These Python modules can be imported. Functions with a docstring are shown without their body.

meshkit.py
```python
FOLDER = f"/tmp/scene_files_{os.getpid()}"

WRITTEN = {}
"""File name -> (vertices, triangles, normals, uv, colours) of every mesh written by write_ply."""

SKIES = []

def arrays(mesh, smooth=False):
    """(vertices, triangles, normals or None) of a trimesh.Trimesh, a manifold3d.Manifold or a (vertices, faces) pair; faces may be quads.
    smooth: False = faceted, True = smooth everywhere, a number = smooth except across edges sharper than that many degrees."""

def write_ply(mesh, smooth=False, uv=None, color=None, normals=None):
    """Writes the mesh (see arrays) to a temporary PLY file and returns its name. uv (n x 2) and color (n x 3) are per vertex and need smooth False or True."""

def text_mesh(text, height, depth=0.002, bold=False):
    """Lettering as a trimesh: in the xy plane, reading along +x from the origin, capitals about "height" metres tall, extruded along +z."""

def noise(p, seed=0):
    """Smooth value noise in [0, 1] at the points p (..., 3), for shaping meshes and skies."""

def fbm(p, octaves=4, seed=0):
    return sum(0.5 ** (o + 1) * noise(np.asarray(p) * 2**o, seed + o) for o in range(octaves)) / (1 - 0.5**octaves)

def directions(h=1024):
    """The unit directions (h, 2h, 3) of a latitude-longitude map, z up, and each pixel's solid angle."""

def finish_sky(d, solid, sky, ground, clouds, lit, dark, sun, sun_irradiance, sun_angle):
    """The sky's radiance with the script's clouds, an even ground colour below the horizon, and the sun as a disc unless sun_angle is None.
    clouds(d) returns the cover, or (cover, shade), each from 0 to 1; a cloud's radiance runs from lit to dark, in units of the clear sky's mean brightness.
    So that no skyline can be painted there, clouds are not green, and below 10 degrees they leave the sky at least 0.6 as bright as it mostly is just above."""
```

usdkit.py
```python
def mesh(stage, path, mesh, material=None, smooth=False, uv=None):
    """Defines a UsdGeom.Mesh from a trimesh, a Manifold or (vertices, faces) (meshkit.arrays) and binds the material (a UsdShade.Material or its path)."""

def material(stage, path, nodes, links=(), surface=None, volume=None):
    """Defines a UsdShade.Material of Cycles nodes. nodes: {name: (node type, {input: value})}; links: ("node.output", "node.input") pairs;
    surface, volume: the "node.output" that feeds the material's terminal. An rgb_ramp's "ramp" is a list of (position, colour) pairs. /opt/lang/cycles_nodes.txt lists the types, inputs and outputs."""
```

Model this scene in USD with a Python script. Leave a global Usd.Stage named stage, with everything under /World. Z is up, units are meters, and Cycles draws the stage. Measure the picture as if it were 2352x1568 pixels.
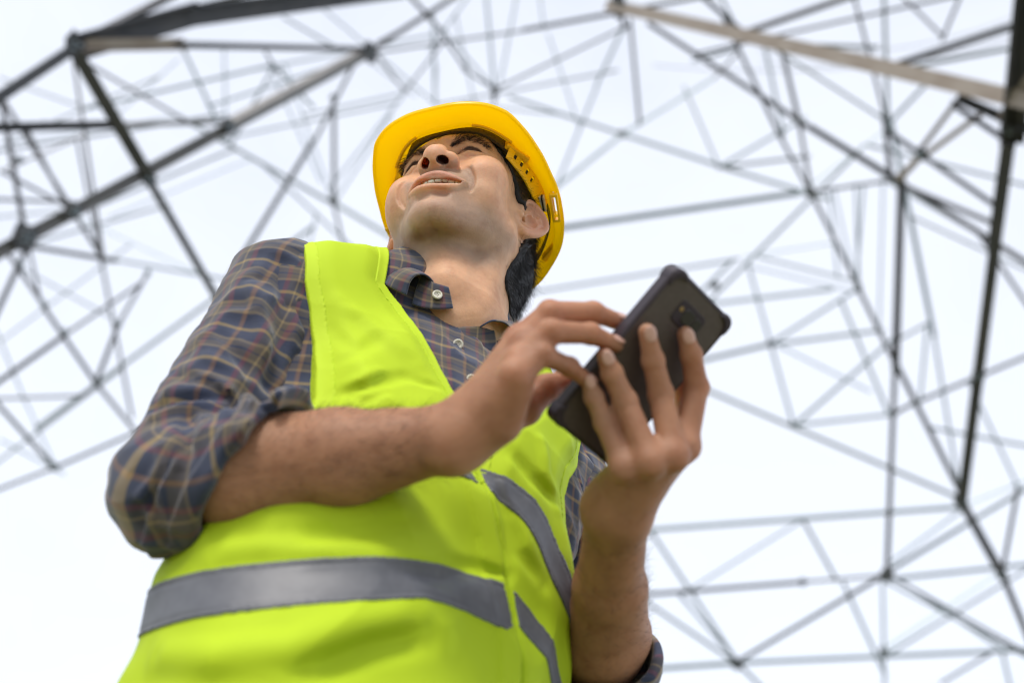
import math, random
from concurrent.futures import ThreadPoolExecutor
import numpy as np, trimesh, manifold3d, usdkit, meshkit
from pxr import Usd, UsdGeom, UsdLux, UsdShade, Sdf, Gf, Vt

stage = Usd.Stage.CreateInMemory()
UsdGeom.SetStageUpAxis(stage, 'Z')
UsdGeom.Xform.Define(stage, '/World')
UsdGeom.Scope.Define(stage, '/World/Looks')
rng = np.random.default_rng(7)

# ------------------------------------------------------------------ camera
PITCH, ROLL, EYE = math.radians(34.0), math.radians(8.5), np.array([0.0, 0.0, 0.88])
FOC, CX, CY = 2287.0, 1176.0, 784.0            # lens in units of a 2352 wide picture
_r0, _u0 = np.array([1.0, 0, 0]), np.array([0, -math.sin(PITCH), math.cos(PITCH)])
VIEW = np.array([0, math.cos(PITCH), math.sin(PITCH)])
RIGHT = math.cos(ROLL) * _r0 + math.sin(ROLL) * _u0
UP = math.cos(ROLL) * _u0 - math.sin(ROLL) * _r0
CAM = np.stack([RIGHT, UP, VIEW])               # rows: the eye's axes in the world
cam = UsdGeom.Camera.Define(stage, '/World/Camera')
_m = np.eye(4); _m[0, :3], _m[1, :3], _m[2, :3], _m[3, :3] = RIGHT, UP, -VIEW, EYE
cam.AddTransformOp().Set(Gf.Matrix4d(_m.tolist()))
cam.CreateHorizontalApertureAttr(36.0); cam.CreateVerticalApertureAttr(24.0)
cam.CreateFocalLengthAttr(35.0)
cam.CreateFStopAttr(2.7); cam.CreateFocusDistanceAttr(1.14)
cam.CreateExposureAttr(0.86)

# ------------------------------------------------------------------ sky and sun
SUN_EL, SUN_AZ = math.radians(50.0), math.radians(-152.0)      # azimuth = atan2(x, y): hazy sun high up behind the camera, to its left
SUN_DIR = np.array([math.sin(SUN_AZ) * math.cos(SUN_EL), math.cos(SUN_AZ) * math.cos(SUN_EL), math.sin(SUN_EL)])
usdkit.material(stage, '/World/Looks/sky', {
    'sky': ('sky_texture', {'sky_type': 'single_scattering', 'sun_disc': False, 'sun_elevation': SUN_EL, 'sun_rotation': SUN_AZ, 'air_density': 1.0, 'aerosol_density': 2.5, 'ozone_density': 1.0}),
    'tc': ('texture_coordinate', {}),
    'n': ('noise_texture', {'scale': 1.6, 'detail': 5.0, 'roughness': 0.55}),
    'cover': ('map_range', {'range_type': 'smoothstep', 'from_min': 0.30, 'from_max': 0.60, 'to_min': 0.62, 'to_max': 0.76, 'clamp': True}),
    'mix': ('mix_color', {'b': (6.6, 6.85, 7.45)}),
    'bg': ('background_shader', {'strength': 0.10})},
    [('tc.generated', 'n.vector'), ('n.fac', 'cover.value'), ('cover.result', 'mix.fac'), ('sky.color', 'mix.a'), ('mix.result', 'bg.color')], surface='bg.background')
dome = UsdLux.DomeLight.Define(stage, '/World/sky')
UsdShade.MaterialBindingAPI.Apply(dome.GetPrim()).Bind(UsdShade.Material.Get(stage, '/World/Looks/sky'))
sun = UsdLux.DistantLight.Define(stage, '/World/sun')
sun.CreateIntensityAttr(0.4); sun.CreateAngleAttr(14.0); sun.CreateColorAttr(Gf.Vec3f(1.0, 0.95, 0.88))
sun.GetPrim().CreateAttribute('inputs:normalize', Sdf.ValueTypeNames.Bool).Set(True)
_z = SUN_DIR; _x = np.cross([0, 0, 1.0], _z); _x /= np.linalg.norm(_x); _y = np.cross(_z, _x)
_m = np.eye(4); _m[0, :3], _m[1, :3], _m[2, :3] = _x, _y, _z
sun.AddTransformOp().Set(Gf.Matrix4d(_m.tolist()))

# ------------------------------------------------------------------ helpers
def at(x, y, d):
    """A point seen at (x, y) of the 2352 wide picture, d metres along the view axis, in the eye's frame (right, up, depth)."""
    return np.array([(x - CX) / FOC * d, (CY - y) / FOC * d, d])
def world(p):
    return np.asarray(p, float) @ CAM + EYE
def pix(p):
    p = np.asarray(p, float)
    return np.stack([CX + FOC * p[..., 0] / p[..., 2], CY - FOC * p[..., 1] / p[..., 2]], -1)
def unit(v):
    v = np.asarray(v, float); return v / np.linalg.norm(v)

_names = {}
def prim_path(name, parent='/World'):
    k = (parent, name); n = _names.get(k, 0); _names[k] = n + 1
    return f'{parent}/{name}' + (f'_{n:03d}' if n else '')
def thing(name, label, cat, loc=(0, 0, 0), group=None):
    x = UsdGeom.Xform.Define(stage, prim_path(name)); x.AddTranslateOp().Set(Gf.Vec3d(*map(float, loc)))
    tag(x.GetPrim(), label, cat, group); return x.GetPrim()
def tag(p, label=None, cat=None, group=None, kind=None):
    for k, v in (('label', label), ('category', cat), ('group', group), ('kind', kind)):
        if v: p.SetCustomDataByKey(k, v)
def obj(name, mesh, mat, parent=None, smooth=True, uv=None, attr=None, label=None, origin=None):
    """One mesh prim, points in world coordinates, under parent (whose place is subtracted)."""
    path = prim_path(name, str(parent.GetPath()) if parent else '/World')
    if parent is not None:
        o = np.array(UsdGeom.XformCache().GetLocalToWorldTransform(parent))[3, :3]
        v, f = (np.asarray(mesh.vertices), np.asarray(mesh.faces)) if hasattr(mesh, 'vertices') else (np.asarray(mesh[0]), np.asarray(mesh[1]))
        mesh = (v - o, f)
    m = usdkit.mesh(stage, path, mesh, f'/World/Looks/{mat}', smooth=smooth, uv=uv)
    if attr:
        for k, a in attr.items():
            UsdGeom.PrimvarsAPI(m).CreatePrimvar(k, Sdf.ValueTypeNames.Color3fArray, 'vertex').Set(Vt.Vec3fArray.FromNumpy(np.asarray(a, np.float32)))
    if label: tag(m.GetPrim(), label)
    return m.GetPrim()

# ---- signed distance modelling (eye's frame or any local frame)
def smin(a, b, k):
    h = np.clip(0.5 + 0.5 * (b - a) / k, 0, 1); return b + (a - b) * h - k * h * (1 - h)
def smax(a, b, k): return -smin(-a, -b, k)
def sph(p, c, r): return np.linalg.norm(p - np.asarray(c), axis=-1) - r
def ell(p, c, r, R=None):
    q = p - np.asarray(c)
    if R is not None: q = q @ R
    r = np.asarray(r, float); k0 = np.linalg.norm(q / r, axis=-1); k1 = np.linalg.norm(q / r ** 2, axis=-1)
    return k0 * (k0 - 1) / np.maximum(k1, 1e-9)
def cap(p, a, b, ra, rb=None):
    rb = ra if rb is None else rb
    a, b = np.asarray(a, float), np.asarray(b, float); ab = b - a
    t = np.clip((p - a) @ ab / (ab @ ab), 0, 1)
    return np.linalg.norm(p - a - t[..., None] * ab, axis=-1) - (ra + t * (rb - ra))
def chain(p, pts, rs, k=0.0):
    d = None
    for i in range(len(pts) - 1):
        c = cap(p, pts[i], pts[i + 1], rs[i], rs[i + 1])
        d = c if d is None else (smin(d, c, k) if k else np.minimum(d, c))
    return d
def spline(pts, n=8):
    """Catmull-Rom through pts."""
    P = np.asarray(pts, float); P = np.vstack([2 * P[0] - P[1], P, 2 * P[-1] - P[-2]]); out = []
    for i in range(1, len(P) - 2):
        for t in np.arange(n) / n:
            a, b, c, d = P[i - 1:i + 3]
            out.append(0.5 * (2 * b + (c - a) * t + (2 * a - 5 * b + 4 * c - d) * t * t + (3 * b - a - 3 * c + d) * t ** 3))
    return np.array(out + [P[-2]])
def sstep(a, b, x):
    t = np.clip((x - a) / (b - a), 0, 1); return t * t * (3 - 2 * t)
def gauss(x, s): return np.exp(-(x / s) ** 2)

POOL = ThreadPoolExecutor(4)
def wide(f, P, n=20000):
    return np.concatenate(list(POOL.map(lambda s: f(P[s:s + n]), range(0, len(P), n))))
def polygonize(f, lo, hi, h, block=8, margin=1.0, newton=2, keep=None):
    """Surface nets over blocks near the surface, vertices then moved onto it. Returns vertices, quads (as triangles)."""
    lo, hi = np.asarray(lo, float), np.asarray(hi, float)
    nb = np.maximum(np.ceil((hi - lo) / (h * block)).astype(int), 1); n = nb * block + 1
    cc = [lo[i] + (np.arange(nb[i]) + .5) * h * block for i in range(3)]
    C = np.stack(np.meshgrid(*cc, indexing='ij'), -1).reshape(-1, 3)
    fc = wide(f, C); near = np.abs(fc) < h * block * 0.87 * 1.15 * margin + h
    G = np.repeat(np.repeat(np.repeat(np.where(fc < 0, -1., 1.).astype(np.float32).reshape(nb), block, 0), block, 1), block, 2)
    G = np.pad(G, ((0, 1),) * 3, mode='edge')
    o = np.stack(np.meshgrid(*[np.arange(block + 1)] * 3, indexing='ij'), -1).reshape(-1, 3)
    B = np.stack(np.unravel_index(np.nonzero(near)[0], nb), -1) * block
    def fill(s):
        ix = (B[s:s + 60, None] + o[None]).reshape(-1, 3)
        G[ix[:, 0], ix[:, 1], ix[:, 2]] = f(lo + ix * h)
    list(POOL.map(fill, range(0, len(B), 60)))
    for ax in range(3):
        for e in (0, -1):
            w = [slice(None)] * 3; w[ax] = e; G[tuple(w)] = np.maximum(G[tuple(w)], h * .5)
    ins = G < 0
    cnt = sum(ins[a:n[0] - 1 + a, b:n[1] - 1 + b, c:n[2] - 1 + c].astype(np.int8) for a in (0, 1) for b in (0, 1) for c in (0, 1))
    act = np.argwhere((cnt > 0) & (cnt < 8)); vid = np.full(n - 1, -1, np.int32); vid[tuple(act.T)] = np.arange(len(act))
    co = np.array([[a, b, c] for a in (0, 1) for b in (0, 1) for c in (0, 1)])
    val = np.stack([G[tuple((act + q).T)] for q in co], 1)
    V, W = np.zeros((len(act), 3)), np.zeros(len(act))
    for i in range(8):
        for j in range(i + 1, 8):
            if np.abs(co[i] - co[j]).sum() == 1:
                x = (val[:, i] < 0) != (val[:, j] < 0); a, b = val[x, i], val[x, j]; t = a / (a - b)
                V[x] += co[i] + t[:, None] * (co[j] - co[i]); W[x] += 1
    V = lo + (act + V / W[:, None]) * h
    F = []
    for ax in range(3):
        u, w = (ax + 1) % 3, (ax + 2) % 3
        sl0, sl1 = [slice(1, None)] * 3, [slice(1, None)] * 3
        e0 = np.moveaxis(ins, ax, 0)
        d = np.argwhere(ins != np.roll(ins, -1, ax)); d = d[(d[:, ax] < n[ax] - 1) & (d[:, u] > 0) & (d[:, w] > 0) & (d[:, u] < n[u] - 1) & (d[:, w] < n[w] - 1)]
        if not len(d): continue
        eu, ew = np.eye(3, dtype=int)[u], np.eye(3, dtype=int)[w]
        q = np.stack([vid[tuple((d - a * eu - b * ew).T)] for a, b in ((0, 0), (1, 0), (1, 1), (0, 1))], 1)
        flip = ~ins[tuple(d.T)]
        q[flip] = q[flip][:, ::-1]; F.append(q[(q >= 0).all(1)])
    F = np.vstack(F)
    for _ in range(newton):
        e = h * 0.15; g = np.zeros_like(V); fv = wide(f, V)
        for k in np.array([[1, -1, -1], [-1, -1, 1], [-1, 1, -1], [1, 1, 1]], float):
            g += k * wide(f, V + k * e)[:, None]
        g /= 4 * e; gg = (g * g).sum(1)
        inner = ((V > lo + 1.6 * h) & (V < lo + (n - 1) * h - 1.6 * h)).all(1)[:, None]
        V = V - inner * np.clip(fv / np.maximum(gg, 0.05), -h, h)[:, None] * g
    return V, np.vstack([F[:, [0, 1, 2]], F[:, [0, 2, 3]]])
def to_world(V, F):
    """Eye's frame (left handed) to the world: the winding turns over."""
    return world(V), F[:, ::-1]
def relax(V, F, n=2, lam=0.5):
    m = trimesh.Trimesh(V, F, process=False); trimesh.smoothing.filter_taubin(m, lamb=lam, nu=lam * 1.06, iterations=n)
    return np.array(m.vertices), F

# ------------------------------------------------------------------ materials
def simple(name, color, rough=.5, noise=None, bump=None, **kw):
    """A principled material; noise = (scale, second colour, low, high), bump = (scale, strength, distance)."""
    nodes = {'p': ('principled_bsdf', dict({'base_color': color, 'roughness': rough}, **kw))}; links = []
    if noise or bump: nodes['tc'] = ('geometry', {})
    if noise:
        nodes['n'] = ('noise_texture', {'scale': noise[0], 'detail': 5.0, 'roughness': .6}); links.append(('tc.position', 'n.vector'))
        nodes['r'] = ('rgb_ramp', {'ramp': [(noise[2], color), (noise[3], noise[1])]}); links += [('n.fac', 'r.fac'), ('r.color', 'p.base_color')]
    if bump:
        nodes['nb'] = ('noise_texture', {'scale': bump[0], 'detail': 4.0, 'roughness': .6}); links.append(('tc.position', 'nb.vector'))
        nodes['b'] = ('bump', {'strength': bump[1], 'distance': bump[2]}); links += [('nb.fac', 'b.height'), ('b.normal', 'p.normal')]
    return usdkit.material(stage, '/World/Looks/' + name, nodes, links, surface='p.BSDF')
simple('steel', (.052, .056, .066), .55, (3.0, (.085, .085, .09), .35, .7), metallic=.35)
simple('steel_hazed', (.19, .24, .275), .5, (2.5, (.24, .29, .32), .35, .7), metallic=.35)  # pale blue sky haze over distant bars, put into the colour
simple('steel_grey', (.13, .13, .135), .5, (2.5, (.19, .185, .18), .35, .7), metallic=.35)
simple('steel_rusty', (.28, .235, .20), .6, (4.0, (.36, .32, .285), .35, .7), metallic=.15)
simple('grass', (.13, .14, .065), .9, (.35, (.20, .185, .10), .35, .65), (14.0, .9, .08))
simple('concrete', (.38, .37, .35), .85, (3.0, (.30, .29, .28), .35, .7), (30.0, .3, .01))
simple('porcelain', (.10, .055, .04), .25)
simple('wire', (.20, .20, .21), .5, metallic=.5)

# ------------------------------------------------------------------ ground
def ground_sheet():
    r = np.r_[0, np.geomspace(2, 4000, 26)]; th = np.linspace(0, 2 * np.pi, 49)[:-1]
    V = np.vstack([[0, 0, 0]] + [np.stack([q * np.cos(th), q * np.sin(th), .06 * (meshkit.noise(np.stack([q * np.cos(th) * .15, q * np.sin(th) * .15, 0 * th], -1), 2) - .5) * sstep(2, 8, q)], 1) for q in r[1:]])
    n = len(th); j = np.arange(n); k = (j + 1) % n; F = [np.stack([0 * j, 1 + j, 1 + k], 1)]
    for i in range(len(r) - 2):
        a, b = 1 + i * n, 1 + (i + 1) * n; F += [np.stack([a + j, b + j, b + k], 1), np.stack([a + j, b + k, a + k], 1)]
    return V, np.vstack(F)
g = obj('ground', ground_sheet(), 'grass', smooth=True); tag(g, kind='structure')

# ------------------------------------------------------------------ the lattice tower
def plane(*pts):
    a, b, c = (at(*p) for p in pts); n = unit(np.cross(b - a, c - a)); return n, n @ a
def on_plane(x, y, P):
    d = at(x, y, 1.0); return d * (P[1] / (P[0] @ d))
PL = plane((0, 570, 8.2), (850, 115, 12.0), (165, 105, 8.6))
PLB = plane((0, 570, 12.5), (850, 115, 16.0), (60, 1050, 11.5))
PR = plane((1420, 15, 13.0), (2352, 225, 8.4), (2215, 1155, 10.4))
PRB = plane((1420, 15, 17.5), (2352, 225, 13.5), (2040, 1315, 13.5))
PM = plane((765, 465, 19.0), (1420, 40, 19.5), (1800, 440, 19.0))
PF = plane((0, 0, 29.0), (2352, 0, 27.0), (1700, 1520, 23.0))
MEMBERS = [  # plane, ends in the picture, size in metres, look
    (PL, -90, 620, 525, 288, .105, 'steel_grey'), (PL, 525, 288, 860, 110, .105, 'steel_grey'), (PLB, 860, 112, 1060, -15, .06, 'steel'),
    (PL, 168, 103, 440, 27, .190, 'steel'), (PL, 440, 27, 930, -32, .200, 'steel'), (PL, 168, 108, 420, 104, .085, 'steel_rusty'), (PL, 400, 103, 860, 113, .055, 'steel'), (PLB, 395, 104, 860, 116, .050, 'steel'),
    (PL, -80, 268, 165, 108, .085, 'steel'), (PL, 165, 108, 440, -35, .085, 'steel'), (PLB, 300, 45, 620, -25, .07, 'steel'),
    (PL, 168, 120, 338, 410, .118, 'steel'), (PL, 338, 410, 500, 690, .080, 'steel'),
    (PL, -60, 294, 110, 290, .055, 'steel'), (PLB, 100, 290, 530, 278, .048, 'steel'), (PLB, -60, 455, 165, 463, .042, 'steel'),
    (PLB, 172, 130, 440, 285, .048, 'steel'), (PLB, 5, 232, 165, 486, .050, 'steel'), (PLB, 3, 232, 62, 562, .048, 'steel'),
    (PLB, 170, 135, 235, 570, .042, 'steel'), (PF, 210, 480, 305, 960, .060, 'steel'), (PLB, 195, 250, 545, 168, .040, 'steel_hazed'), (PF, 545, 168, 870, 105, .060, 'steel_hazed'),
    (PF, -40, 352, 520, 262, .055, 'steel_hazed'), (PF, 0, 330, 420, 265, .045, 'steel_hazed'), (PLB, 420, 115, 500, 285, .040, 'steel_hazed'), (PF, 515, 110, 520, 285, .050, 'steel_hazed'),
    (PLB, 610, 115, 640, 165, .040, 'steel'), (PLB, 640, 165, 720, 250, .035, 'steel_hazed'), (PF, 620, 170, 570, 260, .050, 'steel_hazed'), (PLB, 850, 120, 560, 215, .035, 'steel_hazed'),
    (PLB, 0, 395, 140, 335, .036, 'steel'), (PLB, 0, 390, 150, 470, .036, 'steel'), (PLB, 55, 285, 150, 465, .040, 'steel'), (PF, 100, 290, 240, 230, .05, 'steel_hazed'), (PF, -30, 500, 160, 482, .05, 'steel_hazed'),
    (PLB, 60, 562, 270, 597, .042, 'steel'), (PF, 260, 597, 500, 640, .070, 'steel_hazed'),
    (PLB, 15, 578, 100, 700, .052, 'steel'), (PLB, 100, 700, 222, 878, .050, 'steel'), (PLB, 222, 878, 310, 985, .048, 'steel'), (PLB, 52, 590, -40, 790, .046, 'steel'), (PLB, 66, 566, 92, 690, .040, 'steel'),
    (PLB, 342, 622, 272, 745, .046, 'steel'), (PLB, 272, 745, 218, 884, .042, 'steel'), (PLB, 218, 884, 190, 912, .044, 'steel'), (PF, 195, 908, -40, 1085, .055, 'steel_hazed'),
    (PLB, -40, 900, 150, 766, .042, 'steel'), (PLB, 150, 766, 330, 645, .040, 'steel'), (PLB, -40, 918, 195, 910, .036, 'steel'), (PLB, -40, 890, 126, 1076, .050, 'steel'), (PLB, -60, 1146, 126, 1074, .042, 'steel'), (PLB, 126, 1074, 330, 985, .040, 'steel'),
    (PF, -10, 755, 62, 930, .055, 'steel_hazed'), (PF, 62, 930, 126, 1074, .050, 'steel_hazed'), (PF, 575, 625, 235, 872, .085, 'steel_hazed'), (PF, 300, 560, 105, 705, .05, 'steel_hazed'),
    (PF, 70, 560, 390, 470, .05, 'steel_hazed'), (PF, 160, 490, 480, 640, .06, 'steel_hazed'), (PF, 350, 420, 520, 350, .05, 'steel_hazed'),
    (PM, 520, 650, 720, 325, .065, 'steel'), (PM, 720, 325, 812, 145, .062, 'steel'), (PM, 765, 225, 766, 465, .058, 'steel'), (PF, 500, 318, 765, 468, .07, 'steel_hazed'),
    (PM, 766, 465, 900, 545, .055, 'steel_hazed'), (PM, 766, 465, 792, 575, .060, 'steel'), (PF, 770, 462, 900, 260, .06, 'steel_hazed'), (PF, 690, 250, 765, 465, .05, 'steel_hazed'), (PF, 700, 600, 920, 585, .08, 'steel_hazed'),
    (PF, 660, 430, 800, 560, .05, 'steel_hazed'), (PF, 560, 310, 850, 250, .05, 'steel_hazed'), (PF, 720, 520, 700, 600, .05, 'steel_hazed'),
    (PM, 845, 122, 1200, 70, .055, 'steel'), (PM, 1200, 70, 1440, 25, .060, 'steel'), (PM, 925, -25, 988, 42, .055, 'steel'), (PM, 988, 42, 1072, 165, .055, 'steel'), (PM, 1072, 165, 1136, 206, .050, 'steel'),
    (PM, 1136, 206, 1420, 70, .050, 'steel'), (PF, 1136, 205, 1136, 235, .10, 'steel'), (PF, 995, 35, 1000, 240, .06, 'steel_hazed'), (PF, 1115, -20, 1135, 200, .06, 'steel_hazed'), (PF, 1190, -20, 1150, 190, .06, 'steel_hazed'),
    (PM, 860, 118, 930, 210, .045, 'steel'), (PM, 930, 210, 1000, 120, .040, 'steel'), (PF, 1085, -20, 985, 120, .06, 'steel_hazed'), (PF, 740, 20, 870, 130, .05, 'steel_hazed'), (PF, 1240, -10, 1250, 70, .05, 'steel_hazed'), (PF, 650, 40, 770, 110, .05, 'steel_hazed'),
    (PF, 930, 215, 720, 260, .05, 'steel_hazed'), (PF, 1000, 240, 1420, 160, .045, 'steel_hazed'), (PM, 1135, 205, 1010, 60, .03, 'steel_hazed'), (PF, 1060, 240, 1300, 265, .05, 'steel_hazed'),
    (PM, 1225, 472, 1430, 308, .085, 'steel_hazed'), (PM, 1430, 308, 1640, 180, .075, 'steel_hazed'), (PM, 1640, 180, 1700, 115, .05, 'steel'), (PF, 1240, 520, 1370, 200, .085, 'steel_hazed'), (PF, 1370, 200, 1435, 60, .085, 'steel_hazed'),
    (PF, 1430, 308, 1170, 222, .07, 'steel_hazed'), (PF, 1430, 308, 1650, 380, .07, 'steel_hazed'), (PF, 1650, 380, 1865, 445, .07, 'steel_hazed'), (PF, 1570, 200, 1650, 385, .06, 'steel_hazed'), (PF, 1650, 385, 1850, 270, .06, 'steel_hazed'), (PF, 1650, 385, 1860, 360, .06, 'steel_hazed'),
    (PM, 1447, 45, 1458, 165, .075, 'steel'), (PF, 1435, 70, 1425, 30, .10, 'steel'),
    (PR, 1400, 8, 2010, 145, .150, 'steel_rusty'), (PR, 2010, 145, 2420, 240, .150, 'steel_rusty'),
    (PRB, 1490, 52, 1862, 292, .078, 'steel'), (PRB, 1862, 292, 2064, 414, .078, 'steel'), (PRB, 2064, 414, 2420, 640, .075, 'steel'),
    (PR, 2362, -60, 2322, 330, .145, 'steel'), (PR, 2322, 330, 2290, 560, .115, 'steel'), (PR, 2290, 560, 2212, 1160, .102, 'steel'),
    (PRB, 1700, 76, 1980, -20, .075, 'steel'), (PRB, 1745, 92, 2200, -10, .040, 'steel'), (PM, 1760, 100, 2020, 108, .05, 'steel_hazed'), (PRB, 2062, 150, 2420, 32, .085, 'steel'), (PRB, 2075, 157, 2420, 92, .045, 'steel_hazed'),
    (PRB, 1600, -20, 1705, 72, .058, 'steel'), (PM, 1650, -20, 1690, 60, .05, 'steel_hazed'), (PRB, 1695, 108, 1792, 312, .045, 'steel'), (PRB, 1792, 312, 1862, 442, .055, 'steel'), (PRB, 1862, 442, 1972, 660, .060, 'steel'), (PRB, 1972, 660, 2062, 845, .062, 'steel'), (PRB, 2062, 845, 2215, 1152, .064, 'steel'),
    (PRB, 1795, 112, 1840, 300, .050, 'steel'), (PRB, 1840, 300, 1864, 440, .050, 'steel'), (PF, 1755, 100, 1800, 310, .06, 'steel_hazed'), (PRB, 1955, -30, 2032, 265, .055, 'steel'), (PRB, 2032, 265, 2044, 380, .055, 'steel'), (PM, 2030, -20, 2040, 300, .06, 'steel_hazed'), (PRB, 2210, -20, 2162, 95, .05, 'steel'), (PRB, 2060, -20, 2165, 85, .05, 'steel'),
    (PM, 2020, 310, 1870, 420, .045, 'steel_hazed'), (PM, 1820, 140, 2030, 275, .05, 'steel_hazed'), (PM, 2130, 190, 2035, 290, .05, 'steel_hazed'), (PM, 1590, 140, 1700, 110, .045, 'steel_hazed'),
    (PRB, 1862, 442, 2066, 412, .055, 'steel'), (PM, 1230, 535, 1862, 442, .105, 'steel_hazed'),
    (PRB, 2070, 412, 2056, 845, .078, 'steel'), (PRB, 2056, 845, 2038, 1318, .075, 'steel'), (PM, 2074, 420, 2145, 775, .062, 'steel_hazed'), (PM, 2145, 775, 2205, 1140, .062, 'steel_hazed'), (PF, 1985, 425, 1968, 640, .07, 'steel_hazed'), (PF, 1905, 440, 1925, 640, .06, 'steel_hazed'),
    (PR, 2064, 412, 2122, 350, .050, 'steel_rusty'), (PR, 2110, 352, 2200, 232, .040, 'steel_rusty'), (PR, 2122, 356, 2250, 262, .040, 'steel_rusty'), (PR, 2190, 228, 2400, 320, .085, 'steel'), (PR, 2210, 255, 2330, 335, .06, 'steel'), (PR, 2290, 280, 2420, 100, .05, 'steel_rusty'),
    (PRB, 2125, 360, 2300, 480, .055, 'steel'), (PM, 2130, 366, 2420, 440, .055, 'steel_hazed'), (PRB, 2072, 425, 2300, 520, .05, 'steel'), (PRB, 2290, 600, 2420, 790, .05, 'steel'), (PM, 2290, 590, 2420, 650, .05, 'steel_hazed'),
    (PRB, 2214, 1158, 2305, 1322, .085, 'steel'), (PRB, 2305, 1322, 2420, 1600, .085, 'steel'),
    (PM, 1450, 1220, 2212, 1164, .085, 'steel_hazed'), (PM, 1440, 1368, 1840, 1336, .055, 'steel'), (PM, 1840, 1336, 2040, 1320, .055, 'steel'), (PM, 1400, 1540, 1692, 1520, .075, 'steel_hazed'), (PM, 1692, 1520, 2400, 1488, .080, 'steel_hazed'),
    (PRB, 2036, 1318, 1690, 1522, .055, 'steel'), (PRB, 2036, 1318, 2420, 1535, .040, 'steel'), (PRB, 2026, 1330, 2400, 1530, .036, 'steel_hazed'), (PM, 2040, 1312, 2420, 1085, .055, 'steel_hazed'), (PM, 2038, 1296, 2212, 1168, .055, 'steel_hazed'),
    (PF, 1692, 1520, 1440, 1350, .08, 'steel_hazed'), (PF, 1692, 1520, 1490, 1215, .08, 'steel_hazed'), (PM, 1680, 1510, 1790, 1620, .06, 'steel_hazed'), (PF, 1845, 1190, 1925, 1335, .08, 'steel_hazed'), (PF, 1935, 1335, 2010, 1500, .06, 'steel_hazed'), (PF, 2028, 1330, 2034, 1620, .07, 'steel_hazed'),
    (PM, 2098, 926, 2420, 792, .050, 'steel'), (PRB, 2055, 950, 2105, 924, .045, 'steel'), (PF, 1600, 886, 2215, 1148, .105, 'steel_hazed'), (PF, 1822, 976, 2056, 950, .08, 'steel_hazed'), (PF, 1826, 974, 2060, 770, .07, 'steel_hazed'), (PF, 1770, 790, 1822, 976, .08, 'steel_hazed'),
    (PF, 1770, 790, 1716, 600, .08, 'steel_hazed'), (PF, 1770, 790, 1965, 668, .07, 'steel_hazed'), (PF, 1600, 830, 1770, 790, .08, 'steel_hazed'), (PF, 1770, 790, 2030, 756, .08, 'steel_hazed'), (PF, 1560, 720, 1640, 640, .08, 'steel_hazed'), (PM, 1470, 850, 1852, 468, .065, 'steel_hazed'), (PF, 1170, 680, 1700, 595, .07, 'steel_hazed'),
    (PF, 1720, 610, 1960, 668, .05, 'steel_hazed'), (PF, 1930, 690, 2010, 880, .07, 'steel_hazed'), (PF, 1710, 590, 1900, 560, .06, 'steel_hazed'), (PF, 1780, 790, 2000, 900, .07, 'steel_hazed'),
    (PM, 2216, 1160, 2420, 1080, .05, 'steel_hazed'), (PRB, 2336, 1118, 2300, 1310, .050, 'steel'), (PF, 2300, 1312, 2026, 1494, .07, 'steel_hazed'), (PF, 2420, 1290, 2040, 1330, .07, 'steel_hazed'), (PM, 2265, 960, 2340, 1120, .05, 'steel_hazed'),
    (PM, 2290, 1490, 2160, 1568, .05, 'steel'), (PF, 2300, 1490, 2330, 1620, .06, 'steel_hazed'), (PF, 1560, 1365, 1690, 1515, .06, 'steel_hazed'),
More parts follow.
